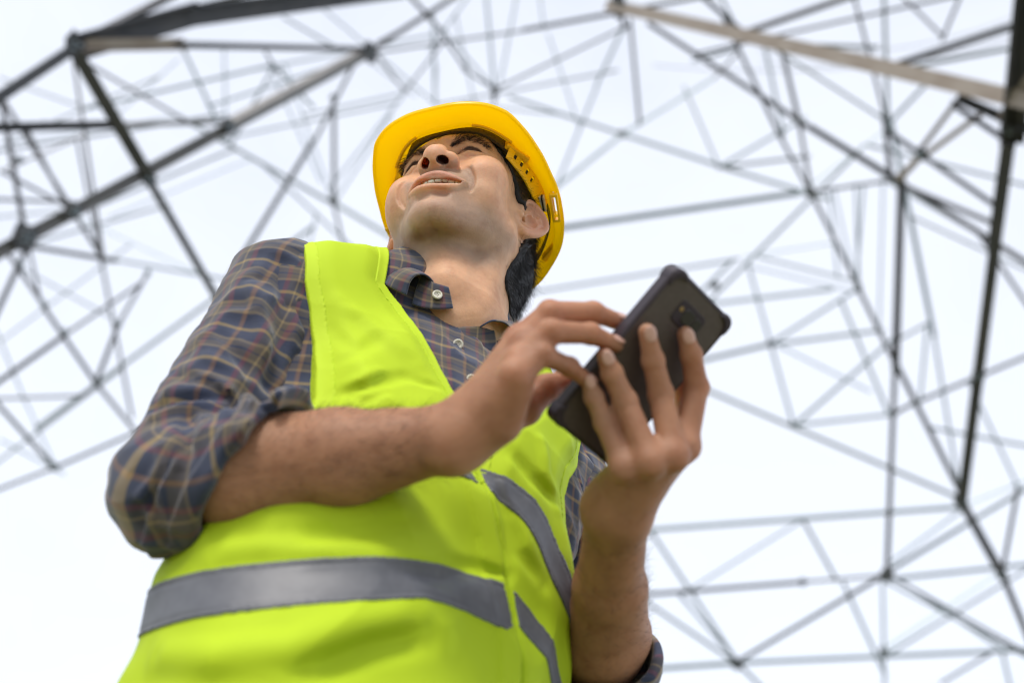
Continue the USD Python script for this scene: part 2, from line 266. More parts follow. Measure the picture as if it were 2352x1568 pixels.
    (PF, 655, 235, 737, 418, .06, 'steel_hazed'), (PF, 785, 398, 910, 240, .06, 'steel_hazed'), (PF, 334, 204, 411, 135, .05, 'steel_hazed'), 
    (PF, 867, 154, 955, 222, .05, 'steel_hazed'), (PF, 1003, 150, 999, 240, .05, 'steel_hazed'), (PF, 1076, 175, 1090, 240, .05, 'steel_hazed'), (PM, 867, 100, 985, 36, .055, 'steel'), (PF, 1260, 80, 1330, 290, .05, 'steel_hazed'), 
    (PF, 1914, 426, 1960, 640, .05, 'steel_hazed'), (PF, 1966, 420, 1972, 650, .05, 'steel_hazed'), (PF, 2028, 414, 2022, 640, .06, 'steel_hazed'), (PF, 1684, 692, 1914, 664, .07, 'steel_hazed'), (PM, 2056, 784, 2130, 744, .05, 'steel_hazed'), (PM, 2124, 786, 2112, 915, .05, 'steel_hazed'),
    (PM, 2134, 980, 2420, 1034, .055, 'steel_hazed'), (PF, 1742, 590, 1960, 645, .06, 'steel_hazed'), 
    (PF, 2040, 1500, 2220, 1390, .06, 'steel_hazed'), (PF, 2110, 1360, 2300, 1490, .05, 'steel_hazed'), (PF, 1560, 1370, 1850, 1190, .05, 'steel_hazed'), (PF, 2150, 480, 2290, 560, .05, 'steel_hazed'),
    (PF, 40, 610, 240, 720, .05, 'steel_hazed'), (PF, 0, 1010, 150, 1090, .05, 'steel_hazed'), (PF, 0, 180, 170, 240, .05, 'steel_hazed'), (PF, 250, 500, 420, 430, .05, 'steel_hazed'),
]
GUSSETS = [(PL, 168, 108, .34), (PL, 845, 118, .40), (PL, 522, 290, .30), (PL, 338, 408, .24), (PL, 55, 545, .34), (PL, 165, 485, .26), (PLB, 222, 880, .22), (PLB, 150, 766, .18), (PLB, 126, 1074, .20), (PLB, 46, 608, .20), (PLB, 340, 628, .18),
           (PLB, 100, 290, .24), (PLB, 45, 370, .22), (PLB, 100, 700, .18), (PLB, 272, 745, .16), (PLB, 405, 106, .22), (PLB, 640, 165, .18), (PM, 766, 462, .32), (PM, 766, 225, .24), (PM, 988, 42, .26), (PM, 1136, 206, .30), (PM, 1070, 160, .22), (PM, 720, 325, .2),
           (PR, 1425, 14, .60), (PRB, 1862, 442, .32), (PRB, 2064, 414, .34), (PR, 2122, 352, .20), (PR, 2212, 1150, .30), (PRB, 2038, 1316, .34), (PRB, 1692, 1522, .34), (PR, 2320, 300, .22), (PRB, 2036, 268, .24), (PRB, 1700, 78, .30), (PRB, 1795, 312, .22), (PRB, 2062, 850, .26),
           (PM, 1430, 308, .34), (PF, 1650, 382, .36), (PF, 1770, 790, .44), (PF, 1822, 976, .44), (PRB, 1972, 662, .22), (PR, 2252, 860, .20), (PRB, 2304, 1320, .26), (PM, 1845, 1336, .26), (PM, 2028, 1494, .26), (PM, 1640, 655, .30), (PRB, 2056, 948, .20), (PRB, 2104, 926, .2)]
def joined(M):
    """Carries each member on along its own line, within its plane, to the next member that it meets."""
    out = []
    for i, (P, x0, y0, x1, y1, w, m) in enumerate(M):
        ends = [np.array([x0, y0], float), np.array([x1, y1], float)]
        for e in (0, 1):
            p, d = ends[e], unit(ends[e] - ends[1 - e])
            if not (0 < p[0] < 2352 and 0 < p[1] < 1568): continue
            best, free = 250.0, True
            for j, q in enumerate(M):
                if j == i or (q[0] is not P and w < .1): continue
                a, b = np.array(q[1:3], float), np.array(q[3:5], float); s = b - a; u = np.clip((p - a) @ s / (s @ s), 0, 1)
                if np.linalg.norm(p - a - u * s) < 16: free = False; break
                den = d[0] * s[1] - d[1] * s[0]
                if abs(den) > 1e-6:
                    t = ((a[0] - p[0]) * s[1] - (a[1] - p[1]) * s[0]) / den; k = ((a[0] - p[0]) * d[1] - (a[1] - p[1]) * d[0]) / den
                    if 0 < t < best and -.02 < k < 1.02: best = t
            if free and w < .1: ends[e] = p + d * (best + 4 if best < 250 else 0)
        out.append((P, *ends[0], *ends[1], w, m))
    return out
def angle_iron(a, b, w, turn):
    """An L section from a to b (world), legs w, turned about its axis."""
    z = unit(b - a); x = unit(np.cross(z, [.12, .31, 1.0])); y = np.cross(z, x); c, s = math.cos(turn), math.sin(turn); x, y = c * x + s * y, c * y - s * x
    t = max(.10 * w, .006); k = np.array([(0, 0), (w, 0), (w, t), (t, t), (t, w), (0, w)]) - w * .3
    V = np.vstack([p + k[:, :1] * x + k[:, 1:] * y for p in (a, b)]); F = []
    for i in range(6):
        j = (i + 1) % 6; F += [[i, j, j + 6], [i, j + 6, i + 6]]
    F += [[0, 2, 1], [0, 3, 2], [0, 4, 3], [0, 5, 4], [6, 7, 8], [6, 8, 9], [6, 9, 10], [6, 10, 11]]
    return V, np.array(F)
def build_tower():
    tw = thing('lattice_tower', 'tall grey steel lattice power tower of crossing angle irons above and behind the man', 'tower', (0, 9, 0))
    r = np.random.default_rng(11)
    for P, x0, y0, x1, y1, w, m in joined(MEMBERS):
        far = P is PF or P is PM
        a, b = world(on_plane(x0, y0, P)), world(on_plane(x1, y1, P)); d = unit(np.cross(b - a, EYE - a)); w2 = w * (.95 if P is PF else 1.0 if P is PM else 1.0 if w >= .1 else 1.0)
        off = P[0] @ CAM * r.uniform(-.03, .03) if not (w > .1) else 0
        obj('chord' if w >= .1 else 'brace', angle_iron(a + off, b + off, w2, (2.4 if m == 'steel_rusty' else .75) if w > .14 else r.uniform(0, 6.28)), m, tw, False)
    for P, x, y, s in GUSSETS:
        c = on_plane(x, y, P); n = P[0] * np.sign(-(P[0] @ c)); u = unit(np.cross(n, [0.2, 1, .1])); v = np.cross(n, u); k = r.integers(6, 8); an = np.sort(r.uniform(0, 2 * np.pi / k * .5, k) + np.arange(k) * 2 * np.pi / k)
        rad = s * (.24 if P is PF else .40 if (P is PL or P is PR) else .32) * r.uniform(.7, 1.1, k); out = c + n * .02 + rad[:, None] * (np.cos(an)[:, None] * u + np.sin(an)[:, None] * v)
        V = np.vstack([out, out + n * .012]); F = [[i, (i + 1) % k, k + (i + 1) % k] for i in range(k)] + [[i, k + (i + 1) % k, k + i] for i in range(k)]
        F += [[0, i + 1, i] for i in range(1, k - 1)] + [[k, k + i, k + i + 1] for i in range(1, k - 1)]
        g = oriented_w(world(V), np.array(F)); pl = obj('gusset_plate', g, 'steel', tw, False)
        bolts = [trimesh.creation.cylinder(.016, .05, sections=6, transform=trimesh.geometry.align_vectors([0, 0, 1], n @ CAM)) for _ in range(4)]
        for q, (bx_, by_) in zip(bolts, ((.5, .5), (-.5, .5), (.5, -.5), (-.5, -.5))): q.apply_translation(world(c + n * .03 + s * .17 * (bx_ * u + by_ * v)))
        tag(obj('bolts', trimesh.util.concatenate(bolts), 'steel_hazed', pl, False), kind='stuff')
    # below the picture the main members run on to their footings
    for P, x, y, gx, gy in ((PL, -90, 620, -9.5, 3.5), (PRB, 2420, 1600, 9.0, 7.0)):
        a = world(on_plane(x, y, P)); b = np.array([gx, gy, .35]); obj('leg', angle_iron(a, b, .16, .6), 'steel', tw, False)
        f = trimesh.creation.box([1.1, 1.1, .5]); f.apply_translation([gx, gy, .2]); obj('footing', f, 'concrete', tw, False)
    return tw
def oriented_w(V, F):
    m = trimesh.Trimesh(V, F, process=False); m.fix_normals(); return m
build_tower()
def power_line(x0, y0, x1, y1, d0, d1, label):
    a, b = at(x0, y0, d0), at(x1, y1, d1); a, b = world(a), world(b); u = np.linspace(0, 1, 24)[:, None]
    p = a * (1 - u) + b * u - np.array([0, 0, 1.2]) * (4 * u * (1 - u)); t = unit(b - a); n1 = unit(np.cross(t, [0, 0, 1])); n2 = np.cross(n1, t); an = np.arange(5) * 2 * np.pi / 5
    V = (p[:, None] + .016 * (np.cos(an)[None, :, None] * n1 + np.sin(an)[None, :, None] * n2)).reshape(-1, 3); F = []
    for i in range(23):
        for j in range(5):
            k = (j + 1) % 5; F += [[i * 5 + j, i * 5 + k, i * 5 + 5 + k], [i * 5 + j, i * 5 + 5 + k, i * 5 + 5 + j]]
    w = obj('power_line', (V, np.array(F)), 'wire', smooth=True); tag(w, label, 'power line', 'power lines')
power_line(1745, 118, 2420, -2, 34, 40, 'uppermost faint power line at the upper right, behind the tower')
power_line(1750, 142, 2420, 42, 35, 41, 'middle faint power line at the upper right, behind the tower')
power_line(1500, 150, 2420, 66, 36, 42, 'lowest and longest of the faint power lines at the upper right')

# ------------------------------------------------------------------ the head (own frame: x his left, y forward, z up, between the ears)
HEAD_R = np.array([[0.95511593, -0.28552252, 0.07893325], [0.1582976, 0.71715628, 0.67869636], [-0.25039057, -0.63573875, 0.73016491]])
HEAD_T = np.array([-0.0582, 0.1445, 1.2254])
def to_head(p): return (np.asarray(p) - HEAD_T) @ HEAD_R
def from_head(q): return np.asarray(q) @ HEAD_R.T + HEAD_T
NECK = at(1040, 712, 1.150)                      # middle of the neck's base
NECK_H = to_head(NECK)
ADAM_H = to_head(at(1022, 640, 1.09))

GAP = spline([(-0.0285, 0.0909, -0.0556), (-0.0166, 0.0984, -0.0516), (-0.0034, 0.1011, -0.054), (0.0083, 0.1002, -0.0558), (0.0174, 0.0974, -0.0561), (0.0261, 0.0927, -0.0542), (0.0338, 0.0852, -0.0468)], 4)
UP_LIP = spline([(-0.0313, 0.0893, -0.0506), (-0.0195, 0.0975, -0.0459), (-0.008, 0.1012, -0.0435), (0.0039, 0.1016, -0.0428), (0.0145, 0.0999, -0.0452), (0.0251, 0.0948, -0.0489), (0.0342, 0.0847, -0.0448)], 4)
LO_LIP = spline([(-0.0282, 0.0907, -0.0576), (-0.0159, 0.0977, -0.0597), (-0.0032, 0.1001, -0.0625), (0.0082, 0.0993, -0.0644), (0.018, 0.0964, -0.0635), (0.0267, 0.0919, -0.0584), (0.034, 0.0848, -0.0466)], 4)
_t = np.abs(np.linspace(-1, 1, len(UP_LIP)))
UP_R, LO_R, GAP_R = .0030 * (1 - _t ** 5) + .0014, .0018 * (1 - _t ** 5) + .0010, .0046 * (1 - _t ** 3) + .0010
EYE_SLIT = spline([(.0190, .0825, .0168), (.0255, .0845, .0230), (.0345, .0835, .0276), (.0430, .0790, .0264), (.0500, .0722, .0222)], 3)
EYE_SLIT_R = np.interp(np.linspace(0, 1, len(EYE_SLIT)), [0, .25, .55, .8, 1], [.0009, .0019, .0024, .0019, .0009])
EAR_C, EAR_N = np.array([.0855, -.010, .004]), unit([.80, .56, -.05])
EAR_AX = np.stack([unit([.52, -.85, 0]), EAR_N, np.cross(unit([.52, -.85, 0]), EAR_N)], 1)
FOLD = spline([(.0240, -.0115), (.0300, -.0145), (.0365, -.0215), (.0402, -.0300), (.0412, -.0390), (.0390, -.0485), (.0350, -.0570)], 4)
CORNER = []
CROW = [np.array(c) for c in ([(.0510, .0215), (.0560, .0185), (.0610, .0140)], [(.0520, .0245), (.0580, .0240), (.0640, .0225)], [(.0240, .0135), (.0340, .0100), (.0450, .0110)])]
HELIX = spline([(.0735, .004, .004), (.0785, .007, .020), (.0850, -.002, .034), (.0935, -.019, .031), (.0985, -.028, .014), (.0955, -.025, -.004), (.0865, -.014, -.020), (.0785, -.003, -.029), (.0735, .005, -.026)], 4)
HELIX_R = np.interp(np.linspace(0, 1, len(HELIX)), [0, .1, .3, .6, .8, .9, 1], [.003, .0038, .0040, .0036, .0050, .0066, .0050])
TILT = math.tan(math.radians(6.0))
NOSTRILS = [(np.array([.0102, .1100, -.0264]), np.array([.0134, .1052, -.0243])), (np.array([-.0066, .1110, -.0262]), np.array([-.0106, .1056, -.0250]))]
NOSTRIL_IN = unit([0, -.30, .95])
NOST = trimesh.transformations.euler_matrix(0.25, 0, -0.25)[:3, :3]
def nostril_sd(q): return np.min([cap(q, a + k * NOSTRIL_IN, b + k * NOSTRIL_IN, .0040) for a, b in NOSTRILS for k in (0, .005, .010)], 0)
def head_field(q, mouth=True):
    q = np.asarray(q, float); m = q.copy(); m[..., 0] = np.abs(m[..., 0])
    low = sstep(.05, -.02, q[..., 2]); m[..., 0] = np.where(q[..., 0] < 0, m[..., 0] / (1 + .075 * low * sstep(0, .06, m[..., 0])), m[..., 0])
    tq = q.copy(); tq[..., 0] = q[..., 0] + TILT * (q[..., 2] + .02); tq[..., 2] = q[..., 2] - TILT * q[..., 0]
    tm = tq.copy(); tm[..., 0] = np.abs(tm[..., 0])
    d = ell(m, (0, -.014, .040), (.076, .096, .082))
    d = smin(d, ell(m, (0, .026, .050), (.066, .064, .055)), .02)
    d = smin(d, ell(m, (0, .030, -.020), (.0635, .056, .070)), .02)
    d = smin(d, cap(m, (.0560, .002, -.010), (.0520, .010, -.058), .014, .0155), .022)          # ramus
    d = smin(d, cap(m, (.0520, .010, -.058), (.0160, .074, -.0905), .0155, .0150), .024)        # jaw line
    d = smin(d, ell(m, (0, .042, -.070), (.042, .044, .022)), .02)                              # floor of the jaw
    d = smin(d, ell(m, (0, .076, -.048), (.034, .0255, .034)), .016)                            # the mouth's mound
    d = smin(d, ell(m, (.0, .0835, -.090), (.0195, .0145, .0145)), .012)                        # chin
    d = smin(d, ell(tm, (.0480, .0565, -.001), (.021, .019, .018)), .024)                         # cheekbone
    d = smin(d, ell(tm, (.0490, .0645, -.0160), (.0205, .0228, .0220)), .018)                    # the smile's cheek
    d = smin(d, ell(m, (.0510, .0500, -.0420), (.0150, .0220, .0220)), .018)
    d = smin(d, cap(tm, (.008, .0880, .041), (.045, .072, .043), .0100, .0100), .014)            # brow
    d = smax(d, -ell(tm, (.0340, .0960, .0255), (.0180, .0165, .0105)), .010)                    # eye socket
    d = smin(d, sph(tm, (.0340, .0665, .0250), .0152), .005)                                     # lids
    d = smin(d, chain(tm, [(.0200, .0828, .0118), (.0340, .0806, .0158), (.0480, .0708, .0170)], [.0036, .0054, .0047], .003), .006)   # lower lid, pushed up
    d = smin(d, chain(tm, [(.0170, .0835, .0290), (.0330, .0820, .0360), (.0500, .0700, .0290)], [.0035, .0042, .0040], .003), .005)   # fold above the eye
    d = smax(d, -chain(tm, EYE_SLIT, EYE_SLIT_R, .001), .0015)                                   # between the lids
    # nose
    n = tq - (.0025, 0, -.0040); n = np.stack([np.abs(n[..., 0]), n[..., 1], n[..., 2]], -1)
    d = smin(d, chain(n, [(0, .0885, .026), (0, .0985, .010), (0, .1070, -.008)], [.0085, .0095, .0110], .01), .012)
    d = smin(d, sph(n, (0, .1075, -.0120), .0138), .008)
    d = smin(d, ell(n, (.0160, .0970, -.0115), (.0092, .0120, .0092)), .006)
    d = smin(d, cap(tq - (.0003, 0, -.0040), (0, .1080, -.0145), (0, .0985, -.0120), .0046, .0042), .003)
    for a, b in NOSTRILS:
        for k, r in ((0, .0040), (.005, .0040), (.010, .0030)): d = smax(d, -cap(q, a + k * NOSTRIL_IN, b + k * NOSTRIL_IN, r), .0022)
    # nasolabial fold and the corner of the mouth
    front = sstep(.03, .06, m[..., 1]); xz = np.stack([tm[..., 0] * np.where(tq[..., 0] < 0, .82, 1.0), tm[..., 2]], -1)
    fd = chain(xz, FOLD, np.zeros(len(FOLD)))
    side = xz[..., 0] - np.interp(xz[..., 1], FOLD[::-1, 1], FOLD[::-1, 0])      # > 0 away from the mouth
    inz = sstep(-.068, -.050, xz[..., 1]) * sstep(-.008, -.028, xz[..., 1])
    step = sstep(-.0060, .0060, side) * np.exp(-np.maximum(side - .002, 0) / .022)
    d = d - front * ((.0042 * inz * np.where(tq[..., 0] < 0, .85, .50)) * step - .0013 * sstep(-.014, -.026, xz[..., 1]) * gauss(fd, .0022))
    for cx in CROW: d = d + front * .0010 * gauss(chain(xz, cx, (0, 0, 0)[:len(cx)]), .0012)
    for cx in CORNER: d = d + front * .0004 * gauss(chain(q[..., [0, 2]], cx, (0, 0)), .0024)
    d = smax(d, -cap(tm, (0, .1080, -.0330), (0, .1075, -.0420), .0025, .0030), .006)            # philtrum
    if mouth:
        d = smin(d, chain(q, UP_LIP, UP_R), .0045)
        d = smin(d, chain(q, LO_LIP, LO_R), .0065)
        d = smax(d, -cap(m, (0, .1010, -.0745), (.016, .0940, -.0720), .0040, .0025), .009)         # under the lower lip
        g2 = np.stack([q[..., 0], np.maximum(q[..., 1], .0) , q[..., 2]], -1)
        gap = chain(q, GAP, GAP_R); gap = np.minimum(gap, chain(q, GAP - (0, .010, 0), GAP_R * 1.3)); gap = np.minimum(gap, chain(q, GAP + (0, -.0065, .0065), GAP_R * .95))
        d = smax(d, -gap, .0012)
    # ear
    left = q[..., 0] > 0; m0 = m; m = np.stack([np.where(left, q[..., 0] + .003, -q[..., 0] - .010), q[..., 1] + np.where(left, .003, -.009), (q[..., 2] + .006) / .87], -1)
    w = m - EAR_C; hgt = w @ EAR_N
    sheet = ell(m, (.0840, -.0100, .0050), (.0200, .0035, .0330), np.stack([unit([.52, -.85, 0]), EAR_N, np.cross(unit([.52, -.85, 0]), EAR_N)], 1))
    e = smin(sheet, chain(m, HELIX, HELIX_R), .004)
    e = smin(e, chain(m, [(.0915, -.015, .020), (.0930, -.0190, .004), (.0865, -.0120, -.0130), (.0800, -.0040, -.0180)], [.0028, .0032, .0034, .0030], .002), .003)
    e = smin(e, sph(m, (.0760, .0080, -.0050), .0052), .004)
    e = smin(e, cap(m, (.0780, -.010, .004), (.0680, -.012, .002), .011, .015), .006)
    e = smax(e, -ell(m, EAR_C + EAR_N * .0040 + np.array([-.0015, .0022, -.0075]), (.0088, .0068, .0115), EAR_AX), .002)
    e = smax(e, -ell(m, EAR_C + EAR_N * .0045 + np.array([.0005, -.0010, .0130]), (.0060, .0050, .0085), EAR_AX), .002)
    e = smax(e, -cap(m, (.0790, .0010, -.0060), (.0720, -.004, -.004), .0042), .002)
    e = smax(e, -cap(m, (.0880, -.0040, .0240), (.0960, -.0160, .0180), .0028, .0030), .003)
    d = smin(d, e, .004)
    # neck
    top = np.array([0, -.024, -.030])
    nk = chain(q, [top, top * .45 + NECK_H * .55, NECK_H, NECK_H + (NECK_H - top) * .25], [.060, .0560, .0590, .070], .02)
    nk = smin(nk, cap(q, to_head(at(1010, 560, 1.165)), ADAM_H + (0, -.012, 0), .034, .022), .020)
    nk = smin(nk, sph(q, ADAM_H + (0, -.002, .003), .0125), .011)
    nk = smin(nk, chain(q, [(.058, -.026, -.040), (.048, .004, -.085), to_head(at(1085, 735, 1.085))], [.013, .0125, .011], .01), .018)
    nk = smin(nk, chain(q, [(-.058, -.026, -.040), (-.048, .004, -.085), to_head(at(1030, 740, 1.075))], [.013, .0125, .011], .01), .018)
    d = smin(d, nk, .016)
    return d

# ------------------------------------------------------------------ the body: joints in the eye's frame
WUP = CAM @ np.array([0, 0, 1.0])
B_UP = unit(WUP + np.array([.02, -.03, .03]))
B_LEFT = np.array([.87, -.31, .41]); B_LEFT = unit(B_LEFT - (B_LEFT @ B_UP) * B_UP)
B_FWD = np.cross(B_UP, B_LEFT)
BODY = np.stack([B_LEFT, B_FWD, B_UP], 1)       # columns: his left, forward, up
def to_body(p): return (np.asarray(p) - NECK) @ BODY
def from_body(b): return np.asarray(b) @ BODY.T + NECK

PH_N = unit([.40, -.34, -.85]); PH_L = unit(np.array([.64, .77, 0]) - (np.array([.64, .77, 0]) @ PH_N) * PH_N); PH_W = np.cross(PH_L, PH_N)
PH_C = at(1472, 842, .836)
PH_LEN, PH_WID, PH_THK = .162, .0830, .0150
def on_phone(x, y, lift=0.0):
    """The point of the phone's back seen at (x, y), lifted off it."""
    d = at(x, y, 1.0); t = (PH_C + PH_N * (PH_THK / 2 + lift)) @ PH_N / (d @ PH_N); return d * t

RS, RE, RW = at(660, 690, 1.055), at(404, 1120, .842), at(1048, 1006, .790)
LS, LE, LW = at(1278, 1105, 1.195), at(1366, 1575, 1.010), at(1422, 1165, .842)

def arm_field(p, S, E, W, k=1.0, wr=.0270):
    d = chain(p, [S, S * .5 + E * .5, E], [.046, .041, .037])
    q1, q2 = E * .72 + W * .28, E * .4 + W * .6
    d = smin(d, chain(p, [E, q1, q2, W], [.041 * min(k, 1), .0445 * k, .0360 * k, wr], .01), .02)
    ax = unit(W - E); u = unit(np.cross(ax, [0.1, .2, 1.0])); v = np.cross(ax, u); L = np.linalg.norm(W - E)
    d = smin(d, chain(p, [E + u * .016 - v * .012, q1 + u * .022 * k - v * .014, q2 + u * .014], [.026, .0275, .018], .01), .016)   # the long muscle over the elbow
    for s0, s1, tw in ((.30, .80, .9), (.42, .98, -.2), (.55, .99, 1.7)):
        P = [E + ax * L * t + (np.cos(tw + 1.1 * t + .25 * np.sin(9 * t)) * u + np.sin(tw + 1.1 * t + .25 * np.sin(9 * t)) * -v) * np.interp(t, [0, .28, .6, 1], [.041, .0445 * k, .036 * k, wr]) for t in np.linspace(s0, s1, 7)]
        d = smin(d, chain(p, P, np.full(7, .0014)), .006)
    d = d + .019 * sstep(.050, .0, (p - E) @ ax)                                              # slimmer where the sleeve covers it
    return d

def fingers(p, d, F, k=.006):
    for pts, rs in F:
        d = smin(d, chain(p, pts, rs, .003), k)
        for j, r in zip(pts[1:-1], rs[1:-1]): d = smin(d, sph(p, j, r * 1.05), .003)
    return d

# right hand: reaches across to the phone's edge, seen from the little finger's side
R_MCP = [at(1192, 780, .818), at(1203, 792, .794), at(1196, 832, .774), at(1186, 866, .760)]
R_FING = [
    ([R_MCP[0], at(1262, 716, .826), at(1362, 716, .838), at(1424, 742, .846)], [.0108, .0094, .0084, .0068]),
    ([R_MCP[1], at(1264, 722, .800), at(1364, 718, .818), at(1424, 740, .832)], [.0112, .0098, .0086, .0068]),
    ([R_MCP[2], at(1266, 762, .780), at(1356, 766, .798), at(1414, 792, .812)], [.0108, .0095, .0083, .0066]),
    ([R_MCP[3], at(1246, 816, .770), at(1308, 842, .790), at(1354, 878, .806)], [.0098, .0083, .0073, .0058]),
]
R_THUMB = ([at(1118, 985, .822), at(1206, 938, .838), at(1256, 890, .848), at(1308, 868, .856)], [.0165, .0135, .0112, .0085])
def right_hand(p, d):
    d = smin(d, chain(p, [RW, at(1060, 985, .800), at(1085, 960, .797)], [.0228, .0225, .0215]), .02)
    for i, m in enumerate(R_MCP):
        base = RW * .55 + m * .45 + (np.array([0, 0, 0]) if i < 3 else np.array([.002, -.010, .0]))
        d = smin(d, chain(p, [RW + (m - R_MCP[1]) * .35, base, m], [.0175, .0160, .0122]), .012)
    d = smin(d, chain(p, [at(1085, 1010, .792), at(1152, 968, .778), at(1182, 900, .770)], [.0155, .0170, .0130]), .012)   # the heel of the hand
    d = fingers(p, d, R_FING + [R_THUMB], .006)
    for m in R_MCP[1:]: d = smin(d, sph(p, m + unit([-.5, .6, -.5]) * .004, .0095), .006)
    return d

# left hand: holds the phone, fingers laid over its back
L_MCP = [at(1572, 1022, .812), at(1545, 1044, .795), at(1492, 1058, .790), at(1432, 1070, .798)]
L_FING = [
    ([L_MCP[0], on_phone(1600, 890, .0190), on_phone(1588, 815, .0120), on_phone(1574, 768, .0080)], [.0112, .0100, .0086, .0068]),
    ([L_MCP[1], on_phone(1518, 905, .0210), on_phone(1500, 828, .0130), on_phone(1486, 762, .0080)], [.0114, .0102, .0088, .0070]),
    ([L_MCP[2], on_phone(1436, 922, .0200), on_phone(1406, 858, .0120), on_phone(1390, 818, .0078)], [.0110, .0097, .0084, .0066]),
    ([L_MCP[3], on_phone(1388, 968, .0180), on_phone(1364, 912, .0110), on_phone(1350, 872, .0068)], [.0098, .0085, .0074, .0058]),
]
_e = PH_C - PH_W * (PH_WID / 2 + .011)
L_THUMB = ([at(1462, 1120, .845), at(1562, 1030, .862), at(1585, 930, .878), at(1560, 850, .872)], [.0165, .0140, .0115, .0090])
def left_hand(p, d):
    d = smin(d, chain(p, [LW, at(1430, 1145, .836), at(1446, 1118, .826)], [.0265, .0255, .0235]), .02)
    for i, m in enumerate(L_MCP):
        d = smin(d, chain(p, [LW + (m - L_MCP[1]) * .32, LW * .5 + m * .5 + np.array([0, 0, .003]), m], [.0175, .0165, .0125]), .012)
    d = fingers(p, d, L_FING + [L_THUMB], .006)
    for m in L_MCP: d = smin(d, sph(p, m + unit([.35, -.45, -.75]) * .0045, .0095), .006)
    return d

def right_arm_field(p): return right_hand(p, arm_field(p, RS, RE, RW, 1.13, .0225))
def left_arm_field(p): return left_hand(p, arm_field(p, LS, LE, LW, .86, .0255))

# torso, in the body's own frame (0, 0, 0 = base of the neck)
_TZ = np.array([.03, -.02, -.06, -.12, -.20, -.30, -.40, -.50, -.62, -.80])
_TA = np.array([.050, .066, .100, .142, .160, .166, .170, .170, .166, .160])
_TB = np.array([.050, .054, .064, .084, .104, .112, .120, .128, .128, .118])
_TY = np.array([-.012, -.014, -.014, -.006, .004, .010, .012, .014, .010, .000])
_TX = np.array([0, 0, 0, 0, 0, -.004, -.009, -.012, -.014, -.014])
def twist(z): return np.radians(20.0) * sstep(-.12, -.48, z)
def torso_local(b):
    c, s = np.cos(twist(b[..., 2])), np.sin(twist(b[..., 2]))
    return np.stack([c * b[..., 0] + s * b[..., 1] * -1, s * b[..., 0] + c * b[..., 1], b[..., 2]], -1)
RSb, LSb = to_body(RS), to_body(LS)
def torso(b, off=0.0, t=None):
    t = torso_local(b) if t is None else t
    z = t[..., 2]; A, B, Y, X0 = (np.interp(z, _TZ[::-1], w[::-1]) for w in (_TA, _TB, _TY, _TX))
    A, B = A + off, B + off
    n = 2.35
    k = ((np.abs(t[..., 0] - X0) / A) ** n + (np.abs(t[..., 1] - Y) / B) ** n) ** (1 / n)
    d = (k - 1) * np.minimum(A, B) * .93
    d = np.maximum(d, z - .02)
    for S in (RSb, LSb):
        sg = np.sign(S[0])
        d = smin(d, cap(b, (sg * .03, -.022, .020), S * np.array([.96, 1, 1]) + (0, 0, -.005), .044 + off - (.006 if sg > 0 else 0), .052 + off - (.008 if sg > 0 else 0)), .05)
        d = smin(d, cap(b, S * np.array([.9, 1, 1]) + (0, 0, -.02), (sg * .125, .0, -.22), .056 + off, .05 + off), .04)
    return d

# ------------------------------------------------------------------ clothes: shapes
def march(field, pts, t0=.45, far=1.7, n=140):
    """Where the sight lines through the picture points meet a field given in the eye's frame."""
    D = np.array([unit(at(x, y, 1.0)) for x, y in pts]); t = np.full(len(D), t0)
    for _ in range(n):
        t = np.minimum(t + np.maximum(field(D * t[:, None]), -.003) * .6, far)
    return D * t[:, None]
def untwist(t):
    c, s = np.cos(twist(t[..., 2])), np.sin(twist(t[..., 2]))
    return np.stack([c * t[..., 0] + s * t[..., 1], -s * t[..., 0] + c * t[..., 1], t[..., 2]], -1)
def on_torso(x, z, fld, side=1):
    """Points of the body's front (or back) over x, z of its own frame; fld takes (body points, local points)."""
    x, z = np.broadcast_arrays(np.asarray(x, float), np.asarray(z, float))
    lo, hi = np.full(x.shape, 0.0), np.full(x.shape, .26)
    for _ in range(26):
        m = (lo + hi) / 2; t = np.stack([x, side * m, z], -1); f = fld(untwist(t), t)
        lo, hi = np.where(f < 0, m, lo), np.where(f < 0, hi, m)
    return untwist(np.stack([x, side * hi, z], -1))
def poly_sd(x, z, P):
    """Signed distance to a closed outline in the plane."""
    P = np.asarray(P, float); d = np.full(x.shape, 1e9); ins = np.zeros(x.shape, bool)
    for a, b in zip(P, np.roll(P, -1, 0)):
        e = b - a; t = np.clip(((x - a[0]) * e[0] + (z - a[1]) * e[1]) / (e @ e), 0, 1)
        d = np.minimum(d, np.hypot(x - a[0] - t * e[0], z - a[1] - t * e[1]))
        if a[1] != b[1]: ins ^= ((a[1] > z) != (b[1] > z)) & (x < a[0] + (z - a[1]) / (b[1] - a[1]) * e[0])
    return np.where(ins, -d, d)
def creases(p, L):
    out = 0
    for pts, w, amp in L:
        c = np.min(pts, 0) - 3 * w; C = np.max(pts, 0) + 3 * w
        near = ((p > c) & (p < C)).all(-1)
        v = np.zeros(p.shape[:-1])
        if near.any():
            q = p[near]; dd = chain(q, pts, np.zeros(len(pts))); e = np.linalg.norm(pts - pts[:, None], axis=-1).max()
            fade = sstep(0, .022, np.linalg.norm(q - pts[0], axis=-1)) * sstep(0, .022, np.linalg.norm(q - pts[-1], axis=-1)) if len(pts) > 2 else 1
            v[near] = amp * gauss(dd, w) * (.35 + .65 * fade)
        out = out + v
    return out

